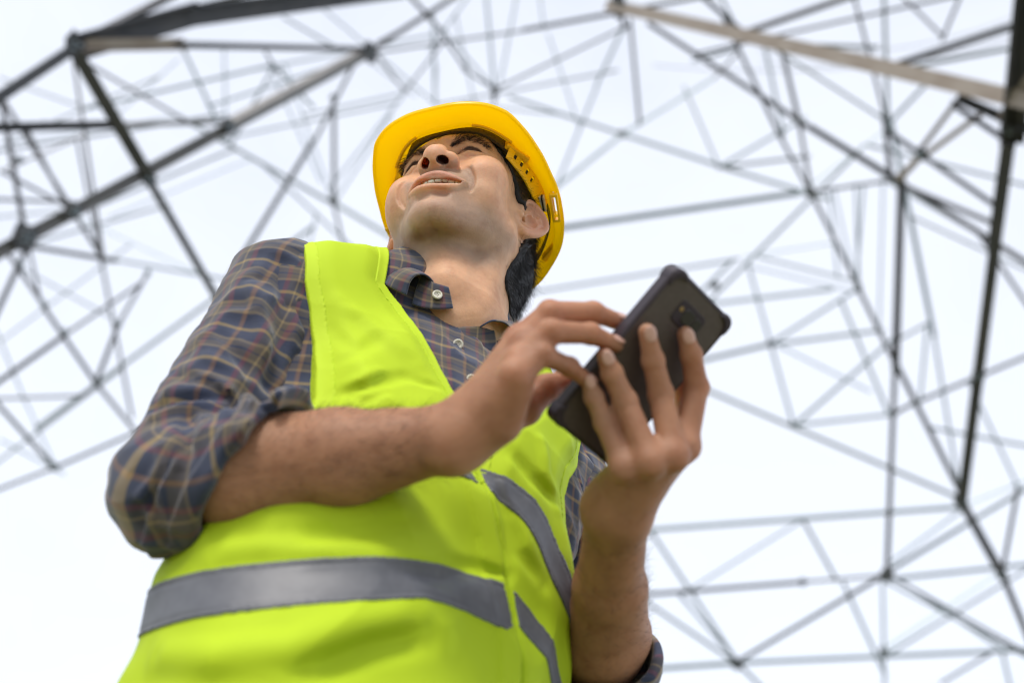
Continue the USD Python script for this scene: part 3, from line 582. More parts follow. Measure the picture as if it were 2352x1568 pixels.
ZIP_Z, ZIP_X = np.array([-.70, -.44, -.381, -.330, -.262, -.20]), np.array([.027, .026, .022, .010, -.012, -.016])
def zip_x(z): return np.interp(z, ZIP_Z, ZIP_X)
ARM_R = [(-.205, .06), (-.187, -.060), (-.180, -.095), (-.166, -.128), (-.155, -.165), (-.151, -.200), (-.150, -.235), (-.156, -.262), (-.172, -.285), (-.200, -.300)]
ARM_L = [(.205, .06), (.190, -.090), (.166, -.145), (.150, -.172), (.125, -.205), (.117, -.230), (.122, -.256), (.145, -.285), (.180, -.300)]
NECK_R = [(-.100, .06), (-.100, -.050), (-.078, -.072), (-.060, -.105), (-.046, -.135), (-.020, -.195), (-.014, -.245), (-.012, -.262)]
NECK_L = [(-.006, -.262), (.004, -.225), (.030, -.165), (.060, -.110), (.084, -.074), (.100, -.050), (.100, .06)]
VEST_FRONT = [(-.45, -.64), (-.45, -.31)] + ARM_R[::-1] + NECK_R + NECK_L + ARM_L + [(.45, -.31), (.45, -.64)]
VEST_BACK = [(-.45, -.64), (-.45, -.31)] + ARM_R[::-1] + [(-.105, .06), (-.100, -.03), (.100, -.03), (.105, .06)] + ARM_L + [(.45, -.31), (.45, -.64)]
def vest_trim(t):
    f, b = poly_sd(t[..., 0], t[..., 2], VEST_FRONT), poly_sd(t[..., 0], t[..., 2], VEST_BACK)
    w = sstep(-.035, -.015, t[..., 1]); return w * f + (1 - w) * b
VEST_FOLDS = []
def vest_surface(b, t=None, trim=None):
    t = torso_local(b) if t is None else t
    x, z = t[..., 0], t[..., 2]
    trim = vest_trim(t) if trim is None else trim
    edge = sstep(0, -.030, trim)
    off = .0100 + .0085 * edge + .004 * sstep(-.36, -.60, z)
    d = torso(b, 0.0, t) - off
    nz = meshkit.noise(t * np.array([9., 9, 5]) + 3.1, 3) - .5
    nz2 = meshkit.noise(np.stack([x * 26 + z * 12, t[..., 1] * 14, z * 20 - x * 8], -1) + 9.7, 5) - .5
    nz3 = 1 - np.abs(2 * meshkit.noise(np.stack([x * 11 - z * 9, t[..., 1] * 8, z * 9 + x * 7], -1) + 4.1, 8) - 1)
    d = d - edge * (.0100 * nz +   .0070 * nz2 + .0085 * (nz3 - .6))
    d = d + 1.5 * edge * creases(b, VEST_FOLDS)
    zx = x - zip_x(z); fr = (t[..., 1] > 0) * sstep(-.25, -.275, z)
    d = d - fr * .0022 * sstep(-.024, -.020, zx) * sstep(.004, .001, zx) + fr * .0045 * gauss(zx - .0055, .0028)
    return d
def vest_field(b):
    t = torso_local(b); tr = vest_trim(t)
    return np.maximum(vest_surface(b, t, tr), tr)

# reflective bands (x, z of the top and bottom edges on the front)
BAND_LOW_T = np.array([(-.26, -.432), (-.21, -.421), (-.158, -.403), (-.111, -.388), (-.035, -.366), (.012, -.360), (.030, -.360), (.070, -.377), (.105, -.397), (.15, -.42), (.26, -.44)])
BAND_LOW_B = np.array([(-.26, -.470), (-.21, -.461), (-.171, -.445), (-.129, -.429), (-.086, -.412), (-.035, -.402), (.008, -.402), (.030, -.388), (.070, -.406), (.105, -.425), (.15, -.44), (.26, -.48)])
BAND_UP_T = np.array([(-.26, -.335), (-.15, -.275), (-.08, -.262), (-.021, -.258), (.002, -.257), (.030, -.260), (.054, -.266), (.075, -.277), (.095, -.296), (.15, -.33), (.26, -.36)])
BAND_UP_B = np.array([(-.26, -.37), (-.15, -.300), (-.08, -.288), (-.021, -.280), (.006, -.280), (.035, -.292), (.063, -.310), (.085, -.330), (.11, -.345), (.15, -.365), (.26, -.40)])
def band_field(top, bot, x0, x1):
    def f(b):
        t = torso_local(b); x, z = t[..., 0], t[..., 2]; v = vest_surface(b, t)
        zx = x - zip_x(z)
        r = np.maximum(z - np.interp(x, top[:, 0], top[:, 1]), np.interp(x, bot[:, 0], bot[:, 1]) - z); v = v + .0007 * gauss(r + .0045, .0012)
        r = np.maximum(r, np.maximum(x0 - zx, zx - x1)); r = np.maximum(r, vest_trim(t) + .002)
        return np.maximum(np.maximum(v - .0012, -(v + .004)), r)
    return f

def binding_field(b):
    t = torso_local(b); tr = vest_trim(t); v = vest_surface(b, t, tr)
    return np.maximum(np.maximum(v - .0008, -(v + .004)), np.maximum(-(tr + .0120), np.maximum(tr - .0006, -.30 - t[..., 2])))

# shirt
SHIRT_HOLE = [(-.024, .1), (-.022, -.034), (-.017, -.050), (-.0115, -.0685), (.003, -.066), (.020, -.052), (.042, -.030), (.062, .1)]
def shirt_field(b):
    t = torso_local(b)
    nz = meshkit.noise(t * np.array([24., 24, 14]) + 1.7, 11) - .5
    nw = 1 - np.abs(2 * meshkit.noise(np.stack([t[..., 0] * 30 + t[..., 2] * 22, t[..., 1] * 16, t[..., 2] * 18 - t[..., 0] * 14], -1) + 6.6, 13) - 1)
    d = torso(b, .0055, t) - .006 * nz - .0055 * (nw - .6)
    hole = np.maximum(poly_sd(t[..., 0], t[..., 2], SHIRT_HOLE), -.01 - t[..., 1])
    hole = np.minimum(hole, cap(b, (0, -.012, -.025), (0, -.012, .12), .056, .066))
    pl = t[..., 0] + .0125 + .012 * sstep(-.07, -.13, t[..., 2])               # the placket's step
    d = d - .0016 * sstep(-.001, .001, pl) * sstep(.032, .030, pl) * (t[..., 1] > 0)
    return np.maximum(d, -hole)

def along(p, axis):
    """Length along a polyline, distance to it, and the angle about it, from a frame carried along."""
    seg = np.diff(axis, axis=0); L = np.linalg.norm(seg, axis=1); s0 = np.r_[0, np.cumsum(L)]
    best, s, k = np.full(len(p), 1e9), np.zeros(len(p)), np.zeros(len(p), int)
    for i in range(len(seg)):
        u = np.clip((p - axis[i]) @ seg[i] / L[i] ** 2, 0 if i else -9, 1 if i < len(seg) - 1 else 9)
        d = np.linalg.norm(p - axis[i] - u[:, None] * seg[i], axis=1); w = d < best
        best[w], s[w], k[w] = d[w], (s0[i] + u * L[i])[w], i
    T = seg / L[:, None]; N = [unit(np.cross(T[0], [.3, .2, 1]))]
    for a, b in zip(T, T[1:]): n = N[-1] - (N[-1] @ b) * b; N.append(unit(n))
    N = np.array(N); B = np.cross(T, N); i = np.clip(np.searchsorted(s0, s) - 1, 0, len(seg) - 1)
    q = p - axis[i] - ((s - s0[i])[:, None] * T[i])
    return s, best, np.arctan2((q * B[i]).sum(1), (q * N[i]).sum(1))

SL_R = spline([RS + (RS - RE) * .10, RS * .6 + RE * .4, RE * .86 + RS * .14 , RE * .84 + RW * .16 + (RE - RW) * .0, RE * .68 + RW * .32, RE * .55 + RW * .45], 6)
SL_L = spline([LS + (LS - LE) * .10, LS * .6 + LE * .4, LE * .86 + LS * .14, LE * .84 + LW * .16, LE * .70 + LW * .30], 6)
SLEEVE_FOLDS = {'r': [], 'l': []}
def sleeve_field_of(S, E, W, key, tilt, cut, r):
    ax = unit(W - E)
    def f(p):
        s = (p - E) @ ax + (p - E) @ tilt
        up = chain(p, [S, S * .5 + E * .5, E + unit(E - W) * .004], [r[0], r[1], r[2]])
        fore = cap(p, E, E + ax * .12, r[2], r[3])
        fore = fore - .0060 * sstep(cut - .046, cut - .040, s) - .0030 * sstep(cut - .022, cut - .018, s)   # the rolled cuff
        fore = smax(fore, s - cut, .006)
        d = smin(up, fore, .02)
        q = p @ np.array([[17., 4, 3], [-5, 24, 6], [4, -3, 19]])
        n1 = meshkit.noise(q + 5.3, 21) - .5
        n2 = 1 - np.abs(2 * meshkit.noise(q * 1.7 + 2.2, 23) - 1)
        d = d - .007 * n1 - .0060 * (n2 - .6)
        d = d + np.clip(1.6 * creases(p, SLEEVE_FOLDS[key]), -.010, .0085)
        arm = cap(p, E + ax * .05, E + ax * .25, .0480, .045)                        # hollow at the cuff
        inner = np.maximum(arm - .0030, cut - .026 - s)
        return smax(d, -inner, .003)
    return f
RS_TILT = np.array([.0, -.25, .30])
sleeve_r = sleeve_field_of(RS + np.array([-.004, .004, 0]), RE, RW, 'r', np.array([-.05, -.70, -.10]), .062, (.061, .056, .049, .057))
sleeve_l = sleeve_field_of(LS, LE, LW, 'l', np.array([-.15, .0, .20]), .050, (.060, .054, .050, .049))
def _c3(L): return [(229.7 + .476 * x, 545.5 + .476 * y) for x, y in L]
def _c4(L): return [(660.4 + .3661 * x, 574.2 + .3661 * y) for x, y in L]
def _c5(L): return [(229.7 + .5371 * x, 1004.9 + .5371 * y) for x, y in L]
# valleys (+) and ridges (-) where the photograph shows them: points, width, depth
FOLDS_R = [
    (_c3([(870, 130), (895, 260), (890, 400), (870, 560), (820, 700), (790, 820)]), 0.0072, .010),
    (_c3([(150, 870), (240, 825), (330, 795), (440, 785), (540, 780)]), 0.0047, .0080), (_c3([(150, 905), (260, 865), (370, 830), (470, 805), (590, 800)]), 0.0055, -.0060),
    (_c3([(545, 700), (590, 765), (660, 810), (760, 840)]), 0.0043, .0075), (_c3([(520, 670), (610, 720), (700, 770)]), 0.0051, -.0050),
    (_c3([(420, 860), (425, 960), (415, 1060), (395, 1120)]), 0.0051, .0075), (_c3([(340, 930), (360, 1010), (380, 1100)]), 0.0051, -.0055),
    (_c3([(290, 1010), (300, 1090), (260, 1170), (180, 1270)]), 0.0043, -.0060), (_c3([(255, 1190), (240, 1280), (270, 1360)]), 0.0047, .0085), (_c3([(180, 1300), (190, 1360)]), 0.0051, .006),
    (_c3([(720, 190), (760, 330), (790, 470), (800, 620)]), 0.0064, -.0045), (_c3([(560, 420), (640, 520), (700, 620), (740, 720)]), 0.0059, .0045),
    (_c3([(840, 100), (800, 190), (730, 210)]), 0.0051, .0035), (_c3([(470, 560), (560, 600), (660, 640)]), 0.0055, -.0035), (_c3([(350, 640), (440, 690), (520, 700)]), 0.0047, .0040), (_c3([(250, 720), (330, 745), (440, 740)]), 0.0047, -.0040),
]
FOLDS_V = [
    (_c4([(250, 915), (380, 880), (520, 840), (640, 800), (730, 790)]), 0.0064, .0060), (_c4([(300, 870), (450, 820), (600, 770)]), 0.0068, -.0040), (_c4([(390, 900), (470, 945), (540, 915), (620, 880)]), 0.0047, .0042), (_c4([(740, 790), (860, 830), (1000, 890)]), 0.0051, .0030),
    (_c4([(240, 760), (420, 640), (620, 520)]), 0.0085, .0022), (_c4([(330, 330), (480, 430), (640, 560), (800, 700)]), 0.0102, -.0030), (_c4([(200, 430), (320, 560), (450, 640)]), 0.0085, .0025),
    (_c5([(480, 500), (700, 470), (950, 480), (1200, 500), (1450, 520)]), 0.0093, -.0028), (_c5([(800, 430), (1100, 400), (1400, 360)]), 0.0102, .0030), (_c5([(250, 930), (500, 940), (800, 900), (1100, 800), (1350, 740)]), 0.0110, -.0050), (_c5([(900, 1000), (1150, 900), (1400, 850)]), 0.0102, .0045),
    (_c5([(1480, 520), (1600, 545), (1740, 600)]), 0.0051, .0035), (_c5([(1260, 560), (1450, 600), (1620, 560)]), 0.0076, .0030),
    (_c5([(1760, 60), (1850, 160), (1960, 280)]), 0.0068, .0070), (_c5([(1890, 20), (1900, 150), (1960, 290)]), 0.0068, -.0050), (_c5([(1750, 330), (1800, 480), (1900, 620)]), 0.0076, .0050), (_c5([(1680, 180), (1740, 330), (1760, 560)]), 0.0059, .0040),
]

# ------------------------------------------------------------------ hard hat (in the head's frame)
from scipy.interpolate import PchipInterpolator
def outline(half):
    """Radius by angle about the head's axis from half an outline; angle 0 = straight ahead, grows to his left."""
    P = np.array(half, float); a = np.arctan2(P[:, 0], P[:, 1] + .01); r = np.hypot(P[:, 0], P[:, 1] + .01)
    f = PchipInterpolator(np.r_[-a[1], a, 2 * np.pi - a[-2]], np.r_[r[1], r, r[-2]])
    return lambda th: f(np.abs((th + np.pi) % (2 * np.pi) - np.pi))
RIM = outline([(0, .1375), (.036, .1350), (.060, .1275), (.081, .1135), (.097, .0870), (.1085, .0525), (.1150, .0130), (.1160, -.0220), (.1110, -.0550), (.1010, -.0820), (.0820, -.1080), (.0550, -.1330), (.0240, -.1465), (0, -.1500)])
BASE = outline([(0, .1000), (.038, .0955), (.070, .0680), (.0880, .0270), (.0960, -.0150), (.0965, -.0450), (.0885, -.0850), (.0670, -.1160), (.0330, -.1340), (0, -.1380)])
def ring(r, z, th): return np.stack([r * np.sin(th), -.01 + r * np.cos(th), z], -1)
def rim_z(th, r): return .040 + .1 * (-.01 + r * np.cos(th)) - .005 * np.exp(-(np.abs((th + np.pi) % (2 * np.pi) - np.pi) / .7) ** 2)
def hat_rings(th):
    R0, R1 = RIM(th), BASE(th); zr = rim_z(th, R0); zb = rim_z(th, R1) + .010; top = .166; rows = []
    for s in np.linspace(1, 0, 13)[:-1]:                 # the inside of the dome, from the crown down
        k = s * np.pi / 2; rows.append(ring(R1 * np.cos(k) ** .75 + 1e-4, zb + .003 + (top - zb) * np.sin(k), th))
    rows.append(ring(R1, zb, th))
    for s in (.2, .4, .6, .8, .93): rows.append(ring(R1 + (R0 - .0045 - R1) * s, zb + (zr - zb) * s + .003 * np.sin(np.pi * s), th))
    rows += [ring(R0 - .0042, zr - .0002, th), ring(R0 - .0038, zr - .0022, th), ring(R0 - .0022, zr - .0032, th), ring(R0 - .0006, zr - .0026, th), ring(R0, zr - .0006, th), ring(R0 - .0002, zr + .0016, th), ring(R0 - .0018, zr + .0030, th)]
    for s in (.75, .5, .25): rows.append(ring(R1 + .004 + (R0 - R1 - .004) * s, zb + .0035 + (zr - zb) * s + .004 * np.sin(np.pi * s), th))
    rows.append(ring(R1 + .0035, zb + .0075, th))
    for s in np.linspace(0, 1, 14)[1:]:
        k = s * np.pi / 2; ridge = .0035 * np.exp(-(np.sin(th) * R1 / .012) ** 2) * np.sin(k)
        rows.append(ring((R1 + .003) * np.cos(k) ** .75 + 1e-4, zb + .006 + (top + ridge - zb) * np.sin(k), th))
    return rows
def loft(rows, caps=True):
    """Closed rings joined into one skin, capped with fans."""
    n = len(rows[0]); V = np.vstack(rows); F = []
    j = np.arange(n); k = (j + 1) % n
    for i in range(len(rows) - 1):
        a, b, c, d = i * n + j, i * n + k, (i + 1) * n + k, (i + 1) * n + j
        F += [np.stack([a, b, c], 1), np.stack([a, c, d], 1)]
    if caps:
        V = np.vstack([V, rows[0].mean(0), rows[-1].mean(0)]); m = len(V)
        F += [np.stack([np.full(n, m - 2), k, j], 1), np.stack([np.full(n, m - 1), (len(rows) - 1) * n + j, (len(rows) - 1) * n + k], 1)]
    return trimesh.Trimesh(V, np.vstack(F), process=False)
def oriented(m):
    m.merge_vertices(); m.fix_normals(); return m
def strip(th, z0, z1, r, thick, slant=0.0):
    """An upright band round the head: r(th) its inner radius."""
    R = r(th); a = [ring(R, z0(th), th), ring(R + thick, z0(th), th), ring(R + thick + slant, z1(th), th), ring(R + slant, z1(th), th)]
    V = np.stack(a, 1).reshape(-1, 3); F = []
    for i in range(len(th) - 1):
        for q in range(4):
            x, y = i * 4 + q, i * 4 + (q + 1) % 4; F += [[x, y, y + 4], [x, y + 4, x + 4]]
    e = (len(th) - 1) * 4; F += [[0, 2, 1], [0, 3, 2], [e, e + 1, e + 2], [e, e + 2, e + 3]]
    return oriented(trimesh.Trimesh(V, F, process=False))
def rbox(size, r, c=(0, 0, 0), R=np.eye(3)):
    """A box with rounded edges: the hull of eight spheres."""
    h = np.array(size) / 2 - r; s = manifold3d.Manifold.sphere(r, 10)
    m = manifold3d.Manifold.batch_hull([s.translate((h * [a, b, d]).tolist()) for a in (-1, 1) for b in (-1, 1) for d in (-1, 1)]).to_mesh()
    return trimesh.Trimesh(m.vert_properties[:, :3] @ np.asarray(R).T + c, m.tri_verts, process=False)
def pipe(pts, rad, sides=8):
    """A round cord through pts, capped."""
    p = np.asarray(pts, float); n = len(p); rad = np.broadcast_to(rad, (n,))
    t = np.gradient(p, axis=0); t /= np.linalg.norm(t, axis=1, keepdims=True)
    N = [unit(np.cross(t[0], [.31, .2, 1]))]
    for b in t[1:]: N.append(unit(N[-1] - (N[-1] @ b) * b))
    N = np.array(N); B = np.cross(t, N); a = np.arange(sides) / sides * 2 * np.pi
    return loft([p[i] + rad[i] * (np.cos(a)[:, None] * N[i] + np.sin(a)[:, None] * B[i]) for i in range(n)])
def man(m): return manifold3d.Manifold(manifold3d.Mesh(np.asarray(m.vertices, np.float32), np.asarray(m.faces, np.uint32)))
def tri(m):
    m = m.to_mesh(); return trimesh.Trimesh(np.array(m.vert_properties[:, :3]), np.array(m.tri_verts), process=False)
def head_obj(name, m, mat, parent, smooth=40, **k):
    V = from_head(np.asarray(m.vertices)); return obj(name, (world(V), np.asarray(m.faces)[:, ::-1]), mat, parent, smooth, **k)
def on_side(th, r, z):
    """A frame standing on the hat's wall: outward, along, up."""
    o = np.array([np.sin(th), np.cos(th), 0.]); return np.array([r * np.sin(th), -.01 + r * np.cos(th), z]), np.stack([np.array([np.cos(th), -np.sin(th), 0.]), o, [0, 0, 1.]], 1)

def build_hat():
    hat = thing('hard_hat', 'yellow plastic hard hat with a wide peak on the head of the man', 'hard hat', world(from_head(np.array([0, 0, .06]))))
    th = np.linspace(0, 2 * np.pi, 145)[:-1]
    shell = oriented(loft(hat_rings(th)))
    if shell.volume < 0: shell.invert()
    sm = man(shell)
    for sg in (1, -1):
        a = sg * math.radians(98); c, R = on_side(a, (RIM(np.array(a)) * .55 + BASE(np.array(a)) * .45), .048)
        sm = sm - man(rbox((.034, .0045, .05), .0015, c, R))
    head_obj('shell', tri(sm), 'hat_yellow', hat, 38)
    for sg in (1, -1):                                         # slot frames, anchor clips, ribs under the peak
        a = sg * math.radians(98); c, R = on_side(a, (RIM(np.array(a)) * .55 + BASE(np.array(a)) * .45), 0)
        c[2] = .0365 + .1 * c[1]
        fr = man(rbox((.042, .0105, .006), .0012, c, R)) - man(rbox((.034, .0045, .03), .001, c, R))
        head_obj('slot_frame', tri(fr), 'hat_trim', hat, 30)
        a = sg * math.radians(52); c, R = on_side(a, BASE(np.array(a)) - .001, .057)
        cl = man(rbox((.030, .008, .013), .002, c, R)) - man(rbox((.020, .012, .005), .001, c, R))
        cl = cl + man(rbox((.006, .010, .016), .002, c + R @ np.array([.014, 0, 0]), R)) + man(rbox((.006, .010, .016), .002, c - R @ np.array([.014, 0, 0]), R))
        head_obj('anchor_clip', tri(cl), 'hat_trim', hat, 30)
        t = sg * np.radians(np.linspace(18, 45, 12)); head_obj('rib', pipe(ring(BASE(t) + .003, rim_z(t, BASE(t)) + .010, t), .0019), 'hat_trim', hat, 60)
        a = sg * math.radians(140); c, R = on_side(a, BASE(np.array(a)) - .001, .050)
        head_obj('anchor_clip', rbox((.026, .008, .014), .002, c, R), 'hat_trim', hat, 30)
    band_r = outline([(0, .0935), (.036, .0870), (.060, .0665), (.0740, .0350), (.0815, .0040), (.0830, -.030), (.0790, -.064), (.060, -.100), (.030, -.118), (0, -.122)])
    t = np.radians(np.linspace(-46, 46, 57))
    low = lambda q: .0560 - .016 * np.sin(np.abs(q)) ** 2; high = lambda q: low(q) + .030 - .004 * np.sin(np.abs(q))
    head_obj('sweatband', strip(t, low, high, band_r, .0035), 'sweatband', hat, 30)
    for sg in (1, -1):
        t = sg * np.radians(np.linspace(45, 100, 30))
        lo2 = lambda q: .0385 - .006 * sstep(.95, 1.8, np.abs(q)); hi2 = lambda q: lo2(q) + .019
        st = man(oriented(strip(t, lo2, hi2, lambda q: band_r(q) + .0005, .0016, .012)))
        plugs = []
        for k in range(4):
            a = sg * math.radians(52 + 7.5 * k); c, R = on_side(a, band_r(np.array(a)) + .0035, lo2(np.array(a)) + .0095)
            c = c + R[:, 1] * .0035; st = st - man(rbox((.0046, .03, .0076), .0012, c, R)); plugs.append(rbox((.0050, .0012, .0082), .0005, c - R[:, 1] * .0022, R @ trimesh.transformations.rotation_matrix(-.56, [1, 0, 0])[:3, :3]))
        hs = head_obj('headband_strap', tri(st), 'hat_trim', hat, 30)
        for hb in plugs: head_obj('strap_hole_plug', hb, 'hat_dark', hs, 30)  # dark plugs added to stand for hair and shade behind the openings
        t = sg * np.radians(np.linspace(104, 180, 34))
        head_obj('nape_strap', strip(t, lambda q:   .046 - .016 * sstep(2.1, 3.1, np.abs(q)), lambda q: .062 - .016 * sstep(2.1, 3.1, np.abs(q)), lambda q: band_r(q) + .003 + .007 * sstep(2.5, 1.95, np.abs(q)), .0016), 'hat_dark', hat, 30)
        # striped webbing loop above the ear
        for k in range(8):
            a = sg * math.radians(95 + .25 * k); c, R = on_side(a,   .0785 + .0023 * k, .0420 + .0010 * math.sin(k / 7 * math.pi))
            head_obj('webbing_cord', rbox((.0215, .0022, .0085), .0009, c, R), 'web_white' if k % 2 else 'web_black', hat, 60)
        a = sg * math.radians(99); c, R = on_side(a, band_r(np.array(a)) + .003, .0520)
        head_obj('webbing_clip', rbox((.016, .0045, .010), .0018, c, R), 'hat_dark', hat, 30)
    # cradle: two straps over the head
    for az in (35, -35):
        u = np.linspace(-1.35, 1.35, 24); a = math.radians(az)
        m = np.stack([np.sin(u) * .084 * np.cos(a), -.012 + np.sin(u) * .094 * np.sin(a), .058 + np.cos(u) * .078], -1)
        head_obj('cradle_strap', pipe(m, .0035, 6), 'sweatband', hat, 60)
    return hat

# ------------------------------------------------------------------ hair, eyes, teeth
HAIR_Z = np.array([-.135, -.108, -.097, -.079, -.054, -.040, -.030, -.004, .004, .009, .0215, .034, .042, .057, .08])
HAIR_Y = np.array([-.030, -.014, -.013, -.012, -.014, -.017, -.028, -.030, .002, .014, .023, .040, .057, .070, .078])
def hair_field(q):
    q = np.asarray(q, float); m = q.copy(); m[..., 0] = np.abs(m[..., 0])
    s = ell(m, (0, -.020, .038), (.0800, .0990, .0850))
    s = smin(s, ell(m, (0, -.058, -.020), (.0700, .0560, .060)), .02)
    s = smin(s, cap(m, (0, -.054, -.040), (0, -.052, -.105), .066, .056), .02)
    side = smin(smax(head_field(q) - .0028, -ell(m, (.100, -.010, -.002), (.024, .036, .040)), .003), s, .004)
    y = np.interp(q[..., 2], HAIR_Z, HAIR_Y)
    edge = (q[..., 1] - y) * .8
    d = smax(side, edge + .003 * (meshkit.noise(q * 260, 4) - .5), .004)
    d = np.maximum(d, (-.118 - q[..., 2]) + .25 * (q[..., 1] + .03))
    return d - .0030 * (meshkit.noise(q * np.array([110, 110, 45]), 6) - .5)
def strands(name, roots, dirs, length, width, mat, parent, curl=.25, n=4):
    r = np.random.default_rng(len(roots)); o = np.array(UsdGeom.XformCache().GetLocalToWorldTransform(parent))[3, :3]
    length = length * r.uniform(.5, 1.45, len(roots)); d = dirs + r.normal(0, curl, dirs.shape); d /= np.linalg.norm(d, axis=1, keepdims=True)
    bend = r.normal(0, .25, dirs.shape); P = []
    for i in range(n):
        u = i / (n - 1); P.append(roots + d * (length * u)[:, None] + bend * (length * u * u * .6)[:, None])
    P = np.stack(P, 1).reshape(-1, 3)
    c = UsdGeom.BasisCurves.Define(stage, prim_path(name, str(parent.GetPath())))
    c.CreatePointsAttr(Vt.Vec3fArray.FromNumpy((world(P) - o).astype(np.float32))); c.CreateCurveVertexCountsAttr(Vt.IntArray([n] * len(roots)))
    c.CreateTypeAttr('linear'); w = np.tile(np.linspace(1, .35, n) * width, len(roots))
    c.CreateWidthsAttr(Vt.FloatArray.FromNumpy(w.astype(np.float32))); c.SetWidthsInterpolation('vertex')
    UsdShade.MaterialBindingAPI.Apply(c.GetPrim()).Bind(UsdShade.Material.Get(stage, f'/World/Looks/{mat}'))
    return c.GetPrim()
def normal_of(f, P, e=.0008):
    g = sum(np.array(k)[None] * f(P + np.array(k) * e)[:, None] for k in ([1, -1, -1], [-1, -1, 1], [-1, 1, -1], [1, 1, 1]))
    return g / np.linalg.norm(g, axis=1, keepdims=True)
def to_surface(f, P, it=6):
    for _ in range(it):
        P = P - normal_of(f, P) * f(P)[:, None]
    return P
def untilt(t):
    """From the face's own tilted frame to the head's."""
    t = np.asarray(t, float); q = t.copy(); k = 1 + TILT * TILT
    q[..., 0] = (t[..., 0] - TILT * (t[..., 2] + .02)) / k; q[..., 2] = t[..., 2] + TILT * q[..., 0]; return q
HD = HEAD_R                                                     # head directions to the eye's frame

def build_hair(man_):
    V, F = polygonize(hair_field, [-.10, -.135, -.135], [.10, .09, .13], .0030)
    h = obj('hair', to_world(from_head(V), F), 'hair', man_)
    r = np.random.default_rng(3); m = trimesh.Trimesh(V, F, process=False)
    P, fi = trimesh.sample.sample_surface(m, 26000, seed=5); N = m.face_normals[fi]
    ok = (P[:, 2] < .058) & ((P[:, 0] > -.02) | (P[:, 2] < -.02)) & (np.sum(N * np.stack([P[:, 0], P[:, 1] + .02, P[:, 2] * 0], 1), 1) > 0); ok &= ~((np.linalg.norm(np.stack([np.abs(P[:, 0]) - .085, P[:, 1] + .006, P[:, 2] + .004], 1), axis=1) < .030) & (P[:, 1] > -.028)); P, N = P[ok], N[ok]
    down = np.array([0, -.45, -1.0]); down = down / np.linalg.norm(down); T = down - (N @ down)[:, None] * N
    D = T / np.linalg.norm(T, axis=1, keepdims=True) * .9 + N * .50
    strands('hair_strands', from_head(P - N * .001), D @ HD.T, .0125, .00034, 'hair', man_, .22)
    for sg in (1, -1):                                          # eyebrows and lashes
        U = r.uniform(0, 1, 480); b = spline([(.0110, .088, .0330), (.0200, .088, .0400), (.0320, .086, .0430), (.0440, .080, .0410), (.0540, .074, .0350)], 8)
        base = b[np.minimum((U * len(b)).astype(int), len(b) - 1)] + np.stack([r.normal(0, .0015, len(U)), 0 * U, r.normal(0, 1, len(U)) * (.0038 - .0020 * U)], 1)
        base[:, 0] *= sg; P = to_surface(head_field, untilt(base)); N = normal_of(head_field, P)
        dr = np.stack([sg * (.35 + .65 * U), -.1 + 0 * U, .75 - 1.0 * U], 1); dr -= (dr * N).sum(1, keepdims=True) * N
        strands('eyebrow', from_head(P), (unit(dr.mean(0)) * 0 + dr / np.linalg.norm(dr, axis=1, keepdims=True) * .9 + N * .35) @ HD.T, .0085, .00022, 'hair', man_, .18)
        u = np.linspace(.06, .97, 90); e = EYE_SLIT[np.minimum((u * len(EYE_SLIT)).astype(int), len(EYE_SLIT) - 1)]; rr = np.interp(u, np.linspace(0, 1, len(EYE_SLIT)), EYE_SLIT_R)
        e = np.stack([np.interp(u, np.linspace(0, 1, len(EYE_SLIT)), EYE_SLIT[:, k]) for k in range(3)], 1)
        L = e + np.stack([0 * u, -.001 + 0 * u, rr], 1); L[:, 0] *= sg
        d = np.stack([sg * (u - .4) * .9, .9 + 0 * u, .25 + 0 * u], 1)
        strands('eyelash', from_head(untilt(L)), (d / np.linalg.norm(d, axis=1, keepdims=True)) @ HD.T, .0030, .00022, 'hair', man_, .12)
        c = untilt(np.array([sg * .0345, .0660, .0248])); ball = trimesh.creation.icosphere(3, .0136); ball.apply_translation(c)
        ey = head_obj('eye', ball, 'eye_white_shaded', man_, True)
        g = unit(np.array([-.10, 1.0, -.05])); ir = trimesh.creation.icosphere(4, .0139); ir = ir.slice_plane(g * .0070, g, cap=True); ir.apply_translation(c)  # cap widened so its dark stands for shade in the eye
        head_obj('iris', ir, 'iris', ey, 30)

def build_teeth(man_):
    gum = np.array([.0015, .0022, .0060]) + spline([(-.030, .070, -.0500), (-.022, .0850, -.0500), (-.011, .0930, -.0500), (0, .0950, -.0500), (.011, .0930, -.0500), (.022, .0850, -.0500), (.030, .070, -.0500)], 8)
    s = np.r_[0, np.cumsum(np.linalg.norm(np.diff(gum, axis=0), axis=1))]; mid = s[-1] / 2; at_ = lambda x: np.array([np.interp(mid + x, s, gum[:, k]) for k in range(3)])
    x = 0
    for k, w in enumerate((.0084, .0068, .0074, .0068, .0064, .0070)):
        for sg in (1, -1):
            c = at_(sg * (x + w / 2)); t = unit(at_(sg * (x + w / 2) + .001) - at_(sg * (x + w / 2) - .001)); n = unit(np.cross(t, [0, 0, 1])); n = n if n[1] > 0 else -n
            h = (.0100, .0092, .0098, .0086, .0080, .0078)[k]
            head_obj('tooth', rbox((w * .97, .0050, h), .0018, c + np.array([.0010, 0, -h / 2 + .0035]), np.stack([t, n, np.cross(t, n)], 1)), 'teeth', man_, True)
        x += w
    mouth = trimesh.creation.icosphere(3, 1.0); mouth.apply_scale([.026, .022, .012]); mouth.apply_translation([.001, .0675, -.056])
    head_obj('mouth', mouth, 'mouth', man_, True)

